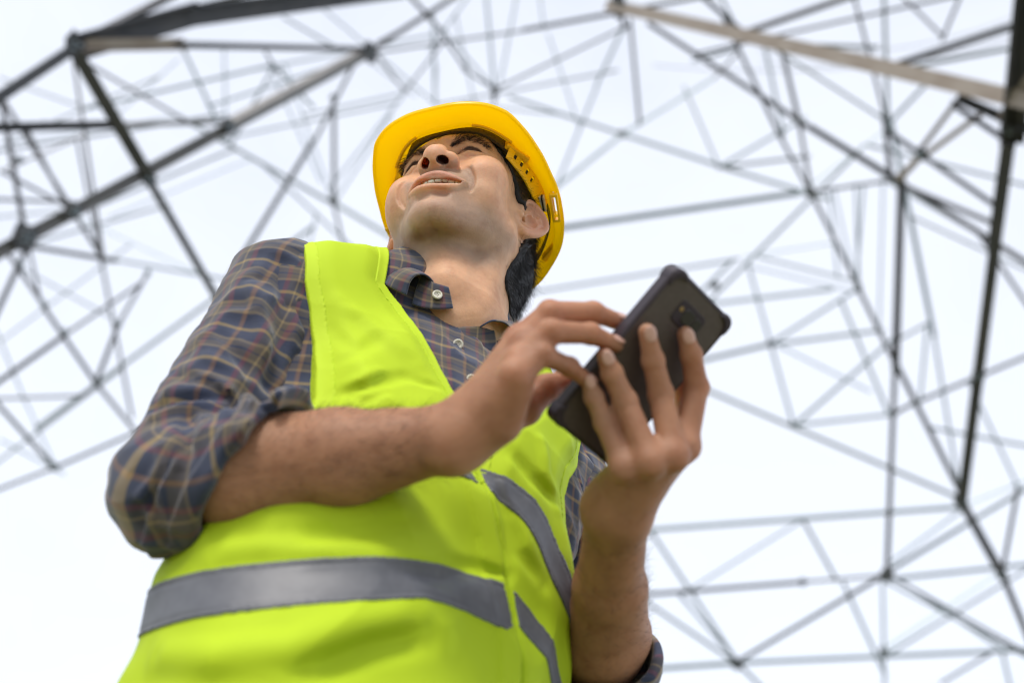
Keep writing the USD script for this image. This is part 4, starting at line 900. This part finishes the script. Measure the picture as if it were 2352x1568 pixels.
# ------------------------------------------------------------------ materials of the man and his things
def plaid():
    navy, slate, brown, tan, red, rust = (.016, .022, .050), (.040, .050, .088), (.068, .056, .046), (.25, .185, .090), (.14, .036, .048), (.20, .105, .055)
    dim = (.15, .115, .068)
    W = [(0, tan), (.026, tan), (.050, slate), (.27, navy), (.30, dim), (.33, dim), (.36, brown), (.46, brown), (.475, navy), (.505, navy), (.52, brown), (.62, brown), (.65, dim), (.68, dim), (.71, navy), (.955, slate), (.975, tan), (1, tan)]
    U = [(0, rust), (.022, rust), (.045, navy), (.30, slate), (.32, red), (.37, red), (.40, brown), (.50, brown), (.52, tan), (.535, tan), (.555, brown), (.62, brown), (.64, red), (.69, red), (.72, navy), (.95, slate), (.985, rust), (1, rust)]
    n = {'uv': ('uvmap', {}), 's': ('separate_xyz', {}), 'tc': ('geometry', {}),
         'wob': ('noise_texture', {'scale': 14.0, 'detail': 2.0}), 'wm': ('math', {'math_type': 'multiply_add', 'value2': .10, 'value3': -.05}),
         'mu': ('math', {'math_type': 'multiply_add', 'value2': 1 / .064}), 'mv': ('math', {'math_type': 'multiply_add', 'value2': 1 / .050}),
         'fu': ('math', {'math_type': 'fraction'}), 'fv': ('math', {'math_type': 'fraction'}), 'ru': ('rgb_ramp', {'ramp': U}), 'rv': ('rgb_ramp', {'ramp': W}),
         'mix': ('mix_color', {'fac': .56}), 'light': ('mix_color', {'blend_type': 'lighten', 'fac': .12}),
         'nz': ('noise_texture', {'scale': 900.0, 'detail': 2.0}), 'b': ('bump', {'strength': .25, 'distance': .0006}), 'p': ('principled_bsdf', {'roughness': .85, 'sheen_weight': .30, 'sheen_roughness': .5, 'specular_ior_level': .2})}
    l = [('uv.UV', 's.vector'), ('tc.position', 'wob.vector'), ('wob.fac', 'wm.value1'), ('s.x', 'mu.value1'), ('s.y', 'mv.value1'), ('wm.value', 'mu.value3'), ('wm.value', 'mv.value3'), ('mu.value', 'fu.value1'), ('mv.value', 'fv.value1'),
         ('fu.value', 'ru.fac'), ('fv.value', 'rv.fac'), ('ru.color', 'mix.a'), ('rv.color', 'mix.b'), ('mix.result', 'light.a'), ('rv.color', 'light.b'), ('light.result', 'p.base_color'), ('tc.position', 'nz.vector'), ('nz.fac', 'b.height'), ('b.normal', 'p.normal')]
    usdkit.material(stage, '/World/Looks/plaid', n, l, surface='p.BSDF')
plaid()
usdkit.material(stage, '/World/Looks/skin', {
    'tone': ('attribute', {'attribute': 'tone'}), 'g': ('geometry', {}), 'mask': ('attribute', {'attribute': 'mask'}), 'ms': ('separate_color', {}),
    'n1': ('noise_texture', {'scale': 42.0, 'detail': 6.0, 'roughness': .65}), 'r1': ('rgb_ramp', {'ramp': [(.28, (.80, .72, .69)), (.5, (.98, .97, .97)), (.72, (1.12, 1.10, 1.08))]}), 'm1': ('mix_color', {'blend_type': 'multiply', 'fac': 1.0, 'use_clamp_result': False}),
    'v': ('voronoi_texture', {'scale': 1250.0, 'randomness': 1.0}), 'vr': ('map_range', {'from_min': .14, 'from_max': .36, 'to_min': .75, 'to_max': 0.0, 'clamp': True}), 'vm': ('math', {'math_type': 'multiply'}), 'm2': ('mix_color', {'b': (.05, .045, .045)}),
    'n2': ('noise_texture', {'scale': 420.0, 'detail': 3.0, 'roughness': .6}), 'b': ('bump', {'strength': .35, 'distance': .0012}),
    'p': ('principled_bsdf', {'roughness': .56, 'specular_ior_level': .28, 'subsurface_weight': .22, 'subsurface_radius': (1.0, .35, .18), 'subsurface_scale': .006, 'subsurface_method': 'random_walk'})},
    [('tone.color', 'm1.a'), ('g.position', 'n1.vector'), ('n1.fac', 'r1.fac'), ('r1.color', 'm1.b'), ('g.position', 'v.vector'), ('v.distance', 'vr.value'), ('mask.color', 'ms.color'), ('vr.result', 'vm.value1'), ('ms.r', 'vm.value2'), ('vm.value', 'm2.fac'), ('m1.result', 'm2.a'), ('m2.result', 'p.base_color'),
     ('g.position', 'n2.vector'), ('n2.fac', 'b.height'), ('b.normal', 'p.normal')], surface='p.BSDF')
def translucent(name, color, back, share, rough, spec, bump=None):
    n = {'p': ('principled_bsdf', {'base_color': color, 'roughness': rough, 'specular_ior_level': spec}), 't': ('translucent_bsdf', {'color': back}), 'x': ('mix_closure', {'fac': share}), 'g': ('geometry', {})}
    l = [('p.BSDF', 'x.closure1'), ('t.BSDF', 'x.closure2')]
    if bump:
        n['nb'] = ('noise_texture', {'scale': bump[0], 'detail': 4.0}); n['b'] = ('bump', {'strength': bump[1], 'distance': bump[2]}); l += [('g.position', 'nb.vector'), ('nb.fac', 'b.height'), ('b.normal', 'p.normal')]
    usdkit.material(stage, '/World/Looks/' + name, n, l, surface='x.closure')
simple('hat_trim', (.95, .56, .006), .35)
translucent('hat_yellow', (.98, .66, .005), (1.0, .79, .008), .62, .30, .45, (60, .05, .002))
translucent('vest_yellow', (.47, .635, .020), (.52, .72, .02), .15, .75, .25, (900, .35, .0008))
translucent('vest_binding', (.49, .655, .024), (.52, .72, .02), .12, .7, .25, (900, .2, .0006))
simple('reflective', (.088, .092, .108), .48, (90, (.108, .113, .130), .35, .65), (500, .2, .0006), specular_ior_level=.5)
simple('zipper', (.035, .045, .02), .6)
simple('sweatband', (.050, .032, .014), .85, (400, (.085, .055, .022), .4, .6), (1200, .5, .0006))
simple('hat_dark', (.03, .028, .025), .5)
simple('web_white', (.62, .62, .60), .6); simple('web_black', (.014, .014, .016), .6)
simple('hair', (.006, .0055, .006), .48, specular_ior_level=.32)
simple('eye_white_shaded', (.36, .31, .28), .15, specular_ior_level=.6); simple('iris', (.022, .012, .008), .12, specular_ior_level=.7)  # eyeball colour darkened for the shade between the lids
simple('teeth', (.84, .79, .70), .22, specular_ior_level=.6, subsurface_weight=.2, subsurface_scale=.003)
simple('mouth', (.16, .035, .035), .5)
simple('button', (.52, .50, .42), .3, (80, (.62, .60, .52), .4, .6))
simple('thread', (.30, .28, .24), .8)
simple('nail', (.50, .30, .24), .28, specular_ior_level=.6)
simple('phone_back', (.060, .046, .041), .48, (250, (.072, .056, .050), .35, .65), (900, .2, .0004))
simple('phone_edge', (.022, .014, .022), .5); simple('phone_glass', (.014, .012, .013), .25, specular_ior_level=.7); simple('phone_gold', (.30, .20, .08), .4, metallic=.6)
simple('trousers', (.035, .045, .075), .9, (300, (.05, .06, .09), .4, .6)); simple('boot', (.05, .035, .025), .6)

# ------------------------------------------------------------------ the man
def bounds(pts, m): P = np.array(pts); return P.min(0) - m, P.max(0) + m
def eye_of(w): return (np.asarray(w, float) - EYE) @ CAM.T
def sheet(G, thick):
    """A grid of points as a thin closed cloth."""
    du = np.gradient(G, axis=0); dv = np.gradient(G, axis=1); N = np.cross(du, dv); N /= np.linalg.norm(N, axis=-1, keepdims=True) + 1e-12
    a, b = (G + N * thick / 2).reshape(-1, 3), (G - N * thick / 2).reshape(-1, 3); m, n = G.shape[:2]; o = m * n; F = []
    for i in range(m - 1):
        for j in range(n - 1):
            q = i * n + j; F += [[q, q + 1, q + n + 1], [q, q + n + 1, q + n], [o + q, o + q + n + 1, o + q + 1], [o + q, o + q + n, o + q + n + 1]]
    rim = [(i, i + 1) for i in range(n - 1)] + [((i + 1) * n - 1, (i + 2) * n - 1) for i in range(m - 1)] + [((m - 1) * n + i + 1, (m - 1) * n + i) for i in range(n - 1)[::-1]] + [((i + 1) * n, i * n) for i in range(m - 1)[::-1]]
    for p, q in rim: F += [[p, o + p, o + q], [p, o + q, q]]
    return np.vstack([a, b]), np.array(F)

man_ = thing('person', 'smiling man in lime hi-vis vest and dark plaid shirt, looking up, holding a phone', 'person', world(NECK) * [1, 1, 0])

def skin_body():
    parts = []
    V, F = polygonize(head_field, [-.11, -.13, -.235], [.11, .14, .13], HEAD_STEP); parts.append((from_head(V), F))
    V, F = polygonize(lambda b: torso(b, -.008), [-.25, -.2, -.72], [.25, .2, .03], .007, newton=1); parts.append((from_body(V), F))
    for f, pts in ((right_arm_field, [RS, RE, RW] + R_MCP + [q for g in R_FING + [R_THUMB] for q in g[0]]), (left_arm_field, [LS, LE, LW] + L_MCP + [q for g in L_FING + [L_THUMB] for q in g[0]])):
        parts.append(polygonize(f, *bounds(pts, .07), .0026))
    hip = from_body(np.array([0, .01, -.72]))
    for sg in (1, -1):
        a = from_body(np.array([sg * .085, .005, -.68])); w = world(a); k = eye_of([w[0] + .02 * sg, w[1] + .02, .48]); e = eye_of([w[0] + .03 * sg, w[1] + .06, .10]); t = eye_of([w[0] + .03 * sg + .05, w[1] - .12, .07])
        LEGS.append((a, k, e, t))
        parts.append(polygonize(lambda p: smin(smin(cap(p, a, k, .085, .055), cap(p, k, e, .055, .038), .03), cap(p, e, t, .04, .032), .03), *bounds([a, k, e, t], .11), .010, newton=1))
    M = None
    for V, F in parts:
        m = manifold3d.Manifold(manifold3d.Mesh(V.astype(np.float32), F.astype(np.uint32)))
        if m.is_empty(): print('not closed', m.status(), len(V))
        M = m if M is None else M + m
    o = M.to_mesh(); return np.array(o.vert_properties[:, :3], float), np.array(o.tri_verts)
LEGS = []
HEAD_STEP = .00135
SV, SF = skin_body()

def skin_tone(P):
    q = to_head(P); n = len(P); t = (q.copy()); tq = q.copy(); tq[:, 0] = q[:, 0] + TILT * (q[:, 2] + .02); tq[:, 2] = q[:, 2] - TILT * q[:, 0]
    ishead = (np.linalg.norm(q - [0, 0, -.02], axis=1) < .20) & (q[:, 2] > -.24)
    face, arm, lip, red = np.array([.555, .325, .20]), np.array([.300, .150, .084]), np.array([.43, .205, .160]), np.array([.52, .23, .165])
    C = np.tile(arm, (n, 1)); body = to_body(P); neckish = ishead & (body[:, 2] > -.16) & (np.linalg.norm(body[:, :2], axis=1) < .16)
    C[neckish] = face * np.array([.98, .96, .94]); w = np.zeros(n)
    f = neckish
    def blend(c, k): C[f] = C[f] * (1 - k[:, None]) + np.asarray(c) * k[:, None]
    Q, T = q[f], tq[f]
    blend(red, .22 * gauss(np.linalg.norm((T - [0, .108, -.016]) , axis=1), .022))                       # nose
    blend(red, .22 * gauss(np.linalg.norm(np.abs(T) * [1, 1, 0] + T * [0, 0, 1] - [.050, .068, -.010], axis=1), .026))   # cheeks
    blend(red, .55 * sstep(.074, .084, np.abs(Q[:, 0])) * (Q[:, 1] < .02) * (Q[:, 1] > -.05))             # ears
    for L, R, s in ((UP_LIP, UP_R, .85), (LO_LIP, LO_R, .70)):
        dl = chain(Q, L, R); blend(lip, s * sstep(.0022, -.0004, dl) * (Q[:, 1] > .075))
    # beard shadow: lip, chin, jaw and upper neck
    jaw = sstep(-.018, -.040, T[:, 2]) * sstep(-.135, -.105, Q[:, 2]) * sstep(-.012, .010, Q[:, 1] + .2 * (Q[:, 2] + .06))
    ch = sstep(.060, .046, np.abs(T[:, 0])) + .0; low = sstep(-.050, -.075, Q[:, 2])
    bz = jaw * np.clip(np.maximum(low, gauss(T[:, 0], .042) * (Q[:, 1] > .05)), 0, 1)
    bz = np.maximum(bz, .9 * sstep(-.017, -.023, T[:, 2]) * sstep(-.058, -.052, T[:, 2]) * sstep(.046, .038, np.abs(T[:, 0])) * (Q[:, 1] > .07))
    lipm = np.minimum(chain(Q, UP_LIP, UP_R), chain(Q, LO_LIP, LO_R)); bz *= sstep(.000, .003, lipm)
    bz *= 1 - .55 * gauss(np.linalg.norm(Q - [.0, .093, -.082], axis=1), .012)
    bz *= 1 - sstep(.1005, .1035, T[:, 1]) * sstep(-.036, -.030, T[:, 2])
    bz *= sstep(.013, .020, np.linalg.norm((T - [.001, .106, -.011]) * [.8, 1, 1], axis=1))
    blend((.25, .195, .155), .62 * bz); w[f] = bz
    blend((.20, .10, .07), .4 * sstep(.0040, .0, chain(np.abs(T) * [1, 0, 0] + T * [0, 1, 1], EYE_SLIT, EYE_SLIT_R)))
    es = chain(np.abs(T) * [1, 0, 0] + T * [0, 1, 1], EYE_SLIT + [0, 0, .0012], EYE_SLIT_R); blend((.04, .02, .015), .85 * sstep(.0008, .0001, es))
    blend((.010, .003, .002), .97 * sstep(.0012, .0002, nostril_sd(Q)))  # near black painted into the nostrils to deepen their shade
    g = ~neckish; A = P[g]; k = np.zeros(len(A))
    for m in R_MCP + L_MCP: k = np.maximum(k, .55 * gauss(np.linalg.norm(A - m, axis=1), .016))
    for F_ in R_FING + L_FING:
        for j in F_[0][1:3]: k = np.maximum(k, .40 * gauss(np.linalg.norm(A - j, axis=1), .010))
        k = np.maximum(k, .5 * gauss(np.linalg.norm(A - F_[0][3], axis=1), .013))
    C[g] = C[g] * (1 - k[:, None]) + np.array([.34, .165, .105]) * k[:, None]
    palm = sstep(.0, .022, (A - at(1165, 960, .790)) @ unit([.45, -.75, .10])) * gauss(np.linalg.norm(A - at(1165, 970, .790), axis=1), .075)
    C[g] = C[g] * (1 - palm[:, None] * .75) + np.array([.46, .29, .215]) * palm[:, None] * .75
    return C, np.stack([w, w, w], 1)
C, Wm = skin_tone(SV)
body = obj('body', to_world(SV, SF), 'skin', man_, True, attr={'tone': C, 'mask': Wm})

build_hair(man_); build_teeth(man_)
def arm_hair(f, E, W, n, seed):
    r = np.random.default_rng(seed); t = r.uniform(.14, .95, n)[:, None]; ax = unit(W - E); R_ = r.normal(size=(n, 3)); R_ -= (R_ @ ax)[:, None] * ax; R_ /= np.linalg.norm(R_, axis=1, keepdims=True)
    P = to_surface(f, E + (W - E) * t + R_ * (.045 - .014 * t), 5); N = normal_of(f, P); k = r.uniform(0, 1, n) < .35 + .65 * sstep(-.3, .6, N @ unit([.0, .6, -.6])); P, N = P[k], N[k]
    d = ax - (N @ ax)[:, None] * N; strands('arm_hair', P, d * .8 + N * .55, .0105, .00013, 'hair', body, .30)
arm_hair(right_arm_field, RE, RW, 3600, 41); arm_hair(left_arm_field, LE, LW, 2600, 42)

# fingernails
for hand in (R_FING, L_FING):
    for pts, rs in hand:
        a, b = pts[2], pts[3]; t = unit(b - a); up = PH_N if hand is L_FING else unit([-.25, .75, -.55]); up = unit(up - (up @ t) * t)
        m = trimesh.creation.icosphere(3, 1.0); m.apply_scale([rs[3] * .80, rs[3] * 1.05, .0016]); s = np.cross(t, up)
        v = m.vertices; v = b + t * (-.001) + up * (rs[3] * .93) + v[:, :1] * s + v[:, 1:2] * t + (v[:, 2:] - 18 * v[:, :1] ** 2 * 1.0) * up
        obj('fingernail', to_world(v, m.faces), 'nail', body, True)

# ---- shirt
V, F = polygonize(shirt_field, [-.26, -.2, -.62], [.26, .2, .07], .0034)
t = torso_local(V); uv = np.stack([t[:, 0] * 1.25 + .01, t[:, 2] + .012], 1)
shirt = obj('shirt', to_world(from_body(V), F), 'plaid', man_, True, uv=uv)
def fold_lines(field, lists):
    flat = [p for l, w, a in lists for p in l]; H = march(field, flat); out, i = [], 0
    for l, w, a in lists:
        P = H[i:i + len(l)]; i += len(l); P = P[np.linalg.norm(P, axis=1) < 1.5]
        if len(P) > 1: out.append((P, w, a))
    return out
SLEEVE_FOLDS['r'] = fold_lines(sleeve_r, FOLDS_R)
for f, ax, pts, sd in ((sleeve_r, SL_R, [RS, RE, RE * .6 + RW * .4], 1), (sleeve_l, SL_L, [LS, LE, LE * .6 + LW * .4], 2)):
    V, F = polygonize(f, *bounds(pts, .1), .0030)
    s, _, ang = along(V, ax); uv = np.stack([ang * .056 + .02, s + (.004 if sd == 1 else .02)], 1)
    obj('sleeve', to_world(V, F), 'plaid', shirt, True, uv=uv)

def _cc(L): return np.array([at(640.2 + .2976 * x, 559.9 + .2976 * y, d) for x, y, d in L])
def grid_loft(S, nu, nv):
    """Sections of equal count as one smooth grid."""
    S = np.array([spline(s, nv) for s in S]); return np.stack([spline(S[:, j], nu) for j in range(S.shape[1])], 1)
def back_leaf(p):
    s_, c_ = math.sin(math.radians(p)), math.cos(math.radians(p)); B = np.array([.0665 * s_, .002 + .076 * c_, -.026 - .040 * c_]); O = np.array([s_, c_, 0])
    T = B + np.array([-.003 * s_, -.010 * c_, .029])
    return from_body(np.array([T, T + O * .004 + [0, 0, .003], T + O * .009 + [0, 0, .001], T + O * .015 + [0, 0, -.006], T + O * .020 + [0, 0, -.016], T + O * .024 + [0, 0, -.026]]))
LEAF = [_cc([(1192, 296, 1.070), (1150, 250, 1.066), (1100, 236, 1.061), (1050, 250, 1.055), (1010, 304, 1.050), (985, 392, 1.046)]),
        _cc([(1110, 228, 1.092), (1060, 200, 1.088), (1010, 192, 1.080), (950, 215, 1.068), (895, 270, 1.056), (860, 338, 1.049)]),
        _cc([(1000, 190, 1.130), (965, 178, 1.125), (930, 178, 1.115), (880, 210, 1.095), (845, 252, 1.073), (812, 304, 1.056)]),
        _cc([(930, 195, 1.175), (905, 190, 1.165), (875, 205, 1.150), (840, 235, 1.125), (800, 270, 1.10), (770, 300, 1.08)]),
        back_leaf(-150), back_leaf(-180), back_leaf(-210),
        _cc([(1630, 600, 1.140), (1670, 588, 1.142), (1720, 586, 1.145), (1780, 606, 1.148), (1825, 650, 1.150), (1850, 715, 1.152)]),
        _cc([(1590, 615, 1.100), (1635, 593, 1.102), (1690, 586, 1.105), (1755, 604, 1.108), (1805, 650, 1.112), (1830, 720, 1.115)]),
        _cc([(1540, 642, 1.070), (1590, 612, 1.072), (1650, 594, 1.075), (1735, 610, 1.078), (1790, 655, 1.082), (1815, 722, 1.084)])]
STANDS = [np.array([_cc(k) for k in ([(1345, 494, 1.059), (1330, 420, 1.062), (1312, 336, 1.065)], [(1270, 502, 1.053), (1265, 410, 1.059), (1255, 318, 1.065)], [(1190, 500, 1.052), (1190, 400, 1.060), (1192, 300, 1.068)], [(1110, 490, 1.053), (1125, 380, 1.064), (1150, 258, 1.077)], [(1030, 460, 1.054), (1060, 350, 1.072), (1110, 230, 1.092)])]),
          np.array([_cc(k) for k in ([(1398, 716, 1.050), (1392, 685, 1.055), (1384, 655, 1.060)], [(1440, 760, 1.051), (1440, 700, 1.057), (1440, 643, 1.063)], [(1520, 800, 1.058), (1520, 720, 1.064), (1520, 634, 1.069)], [(1600, 825, 1.068), (1598, 720, 1.074), (1590, 614, 1.079)], [(1690, 830, 1.079), (1668, 715, 1.086), (1645, 596, 1.093)])])]
def cloth_sheet(G, thick, name, parent, wrinkle=0.0):
    if wrinkle: G = G + wrinkle * (np.stack([meshkit.noise(G * 55 + k * 9.1, 31 + k) for k in range(3)], -1) - .5)
    V, F = sheet(G, thick); lu = np.cumsum(np.r_[0, np.linalg.norm(np.diff(G.mean(1), axis=0), axis=1)]); lv = np.cumsum(np.r_[0, np.linalg.norm(np.diff(G.mean(0), axis=0), axis=1)])
    uv = np.stack(np.broadcast_arrays(lu[:, None] * 1.0 + .013, lv[None] * 1.2 + .006), -1).reshape(-1, 2)
    Vw, Fw = to_world(V, F); m = trimesh.Trimesh(Vw, Fw, process=False); Fw = Fw if m.volume > 0 else Fw[:, ::-1]
    return obj(name, (Vw, Fw), 'plaid', parent, True, uv=np.vstack([uv, uv]))
col = cloth_sheet(grid_loft(LEAF, 9, 4), .0017, 'collar', shirt, .0022)
for S in STANDS: cloth_sheet(grid_loft(S, 7, 6), .0020, 'collar_stand', shirt, .0016)
def button(c, n, rad):
    disc = trimesh.creation.revolve([(0, .0010), (rad * .55, .0010), (rad * .70, .0024), (rad * .92, .0022), (rad, .0010), (rad * .95, 0), (0, 0)], sections=32)
    disc = man(oriented(disc))
    for a in range(4): disc = disc - manifold3d.Manifold.cylinder(.01, rad * .12, rad * .12, 10).translate([rad * .24 * math.cos(a * 1.571 + .6), rad * .24 * math.sin(a * 1.571 + .6), -.005])
    m = tri(disc); R = trimesh.geometry.align_vectors([0, 0, 1], n)[:3, :3]; obj('button', to_world(m.vertices @ R.T + c, m.faces), 'button', shirt, 30)
g_ = _cc([(1222, 398, 1.0575), (1270, 400, 1.0592), (1222, 330, 1.0640)]); n_ = unit(np.cross(g_[1] - g_[0], g_[2] - g_[0])); n_ = -n_ if n_ @ g_[0] > 0 else n_
button(g_[0] + n_ * .0006, n_, .0056)
shirt_eye = lambda p: shirt_field(to_body(p))
for x, y in ((1052, 791), (1083, 872)):
    c_ = march(shirt_eye, [(x, y)])[0]; n_ = unit(unit(-c_) + np.array([0, .25, 0])); button(c_ + n_ * .0008, n_, .0056)

# ---- vest
VEST_FOLDS += [(to_body(P), w, a) for P, w, a in fold_lines(lambda p: vest_field(to_body(p)), FOLDS_V)]
V, F = polygonize(vest_field, [-.30, -.22, -.66], [.30, .26, .06], .0026)
vest = obj('safety_vest', to_world(from_body(V), F), 'vest_yellow', man_, True)
for T, B, a, b in ((BAND_LOW_T, BAND_LOW_B, -.4, -.004), (BAND_LOW_T, BAND_LOW_B, .011, .4), (BAND_UP_T, BAND_UP_B, -.4, -.004), (BAND_UP_T, BAND_UP_B, .011, .4)):
    V, F = polygonize(band_field(T, B, a, b), [-.30, -.22, -.50], [.30, .26, -.24], .0020)
    obj('reflective_band', to_world(from_body(V), F), 'reflective', vest, 40)
V, F = polygonize(binding_field, [-.26, -.20, -.32], [.26, .24, .06], .0017)
obj('binding', to_world(from_body(V), F), 'vest_binding', vest, 40)
zz = np.linspace(-.268, -.635, 80); Z = on_torso(zip_x(zz) + .0055, zz, vest_surface)
P = pipe(from_body(Z), .0017, 8); obj('zipper', to_world(P.vertices, P.faces), 'zipper', vest, True)

# ---- trousers and boots, below the picture
for i, (a, k, e, tt) in enumerate(LEGS):
    V, F = polygonize(lambda p: smin(cap(p, a, k, .105, .082), cap(p, k, e + (k - e) * .05, .082, .072), .03), *bounds([a, k, e], .12), .010, newton=1)
    if i == 0: legs = [(V, F)]
    else: legs.append((V, F))
V, F = polygonize(lambda b: torso(b, .010) , [-.28, -.25, -.84], [.28, .25, -.56], .008, newton=1); legs.append((from_body(V), F))
M = None
for V, F in legs:
    m = manifold3d.Manifold(manifold3d.Mesh(V.astype(np.float32), F.astype(np.uint32))); M = m if M is None else M + m
o = M.to_mesh(); obj('trousers', to_world(np.array(o.vert_properties[:, :3]), np.array(o.tri_verts)), 'trousers', man_, True)
for a, k, e, tt in LEGS:
    V, F = polygonize(lambda p: np.maximum(smin(cap(p, e + unit(k - e) * .10, e, .060, .056), cap(p, e, tt, .058, .048), .03), -((p @ CAM)[..., 2] + EYE[2] - .002)), *bounds([e, tt, e + unit(k - e) * .12], .09), .008, newton=1)
    obj('boot', to_world(V, F), 'boot', man_, True)

build_hat()

# ------------------------------------------------------------------ the phone
ph = thing('smartphone', 'smartphone in a dark rugged case, its back towards the viewer, held up in both hands', 'phone', world(PH_C))
def ph_obj(name, m, mat, parent, smooth=35):
    v = np.asarray(m.vertices); return obj(name, to_world(PH_C + v[:, :1] * -PH_W + v[:, 1:2] * PH_L + v[:, 2:] * PH_N, np.asarray(m.faces)), mat, parent, smooth)
def slab(w, l, r, z0, z1, ch):
    import shapely
    s = shapely.box(-w / 2 + r, -l / 2 + r, w / 2 - r, l / 2 - r).buffer(r, 10)
    c = lambda k: manifold3d.CrossSection([np.array(s.buffer(-k).exterior.coords)[:-1]], manifold3d.FillRule.NonZero)
    a, b = c(0).extrude(z1 - z0 - 2 * ch).translate([0, 0, z0 + ch]), c(ch)
    return manifold3d.Manifold.batch_hull([a, b.extrude(z1 - z0).translate([0, 0, z0])])
H = PH_THK / 2
case = slab(PH_WID, PH_LEN, .013, -H, H, .0022) - slab(PH_WID - .005, PH_LEN - .005, .011, H - .0011, H + .01, .0001)
for sx in (1, -1):
    for sy in (1, -1): case = case + slab(.020, .020, .009, -H - .0012, H + .0012, .002).translate([sx * (PH_WID / 2 - .0092), sy * (PH_LEN / 2 - .0092), 0]) - slab(PH_WID - .008, PH_LEN - .008, .0105, H - .0011, H + .01, .0001)
case = case - slab(.036, .030, .006, -.02, .02, .0001).translate([CAM_W, CAM_L, 0]) if False else case
ph_obj('case', tri(case), 'phone_edge', ph)
ph_obj('back_panel', tri(slab(PH_WID - .0052, PH_LEN - .0052, .011, H - .0030, H - .0004, .0006)), 'phone_back', ph)
ph_obj('screen', tri(slab(PH_WID - .006, PH_LEN - .006, .010, -H - .0006, -H + .002, .0004)), 'phone_glass', ph)
def on_back(x, y):
    d = on_phone(x, y) - PH_C; return np.array([d @ -PH_W, d @ PH_L])
cu, cv = on_back(1581, 733); 
mod = ph_obj('camera_module', tri(slab(.0330, .0200, .0040, H - .0010, H + .0006, .0006).translate([cu, cv, 0])), 'phone_edge', ph)
ph_obj('lens', tri(slab(.0125, .0125, .0035, H, H + .0013, .0005).translate([cu - .0015, cv, 0])), 'phone_glass', mod)
ph_obj('sensor', tri(slab(.0085, .0110, .002, H, H + .0010, .0004).translate([cu + .0105, cv, 0])), 'phone_glass', mod)
ph_obj('flash', tri(slab(.0045, .0045, .0022, H, H + .0010, .0004).translate([cu - .0125, cv + .002, 0])), 'phone_gold', mod)
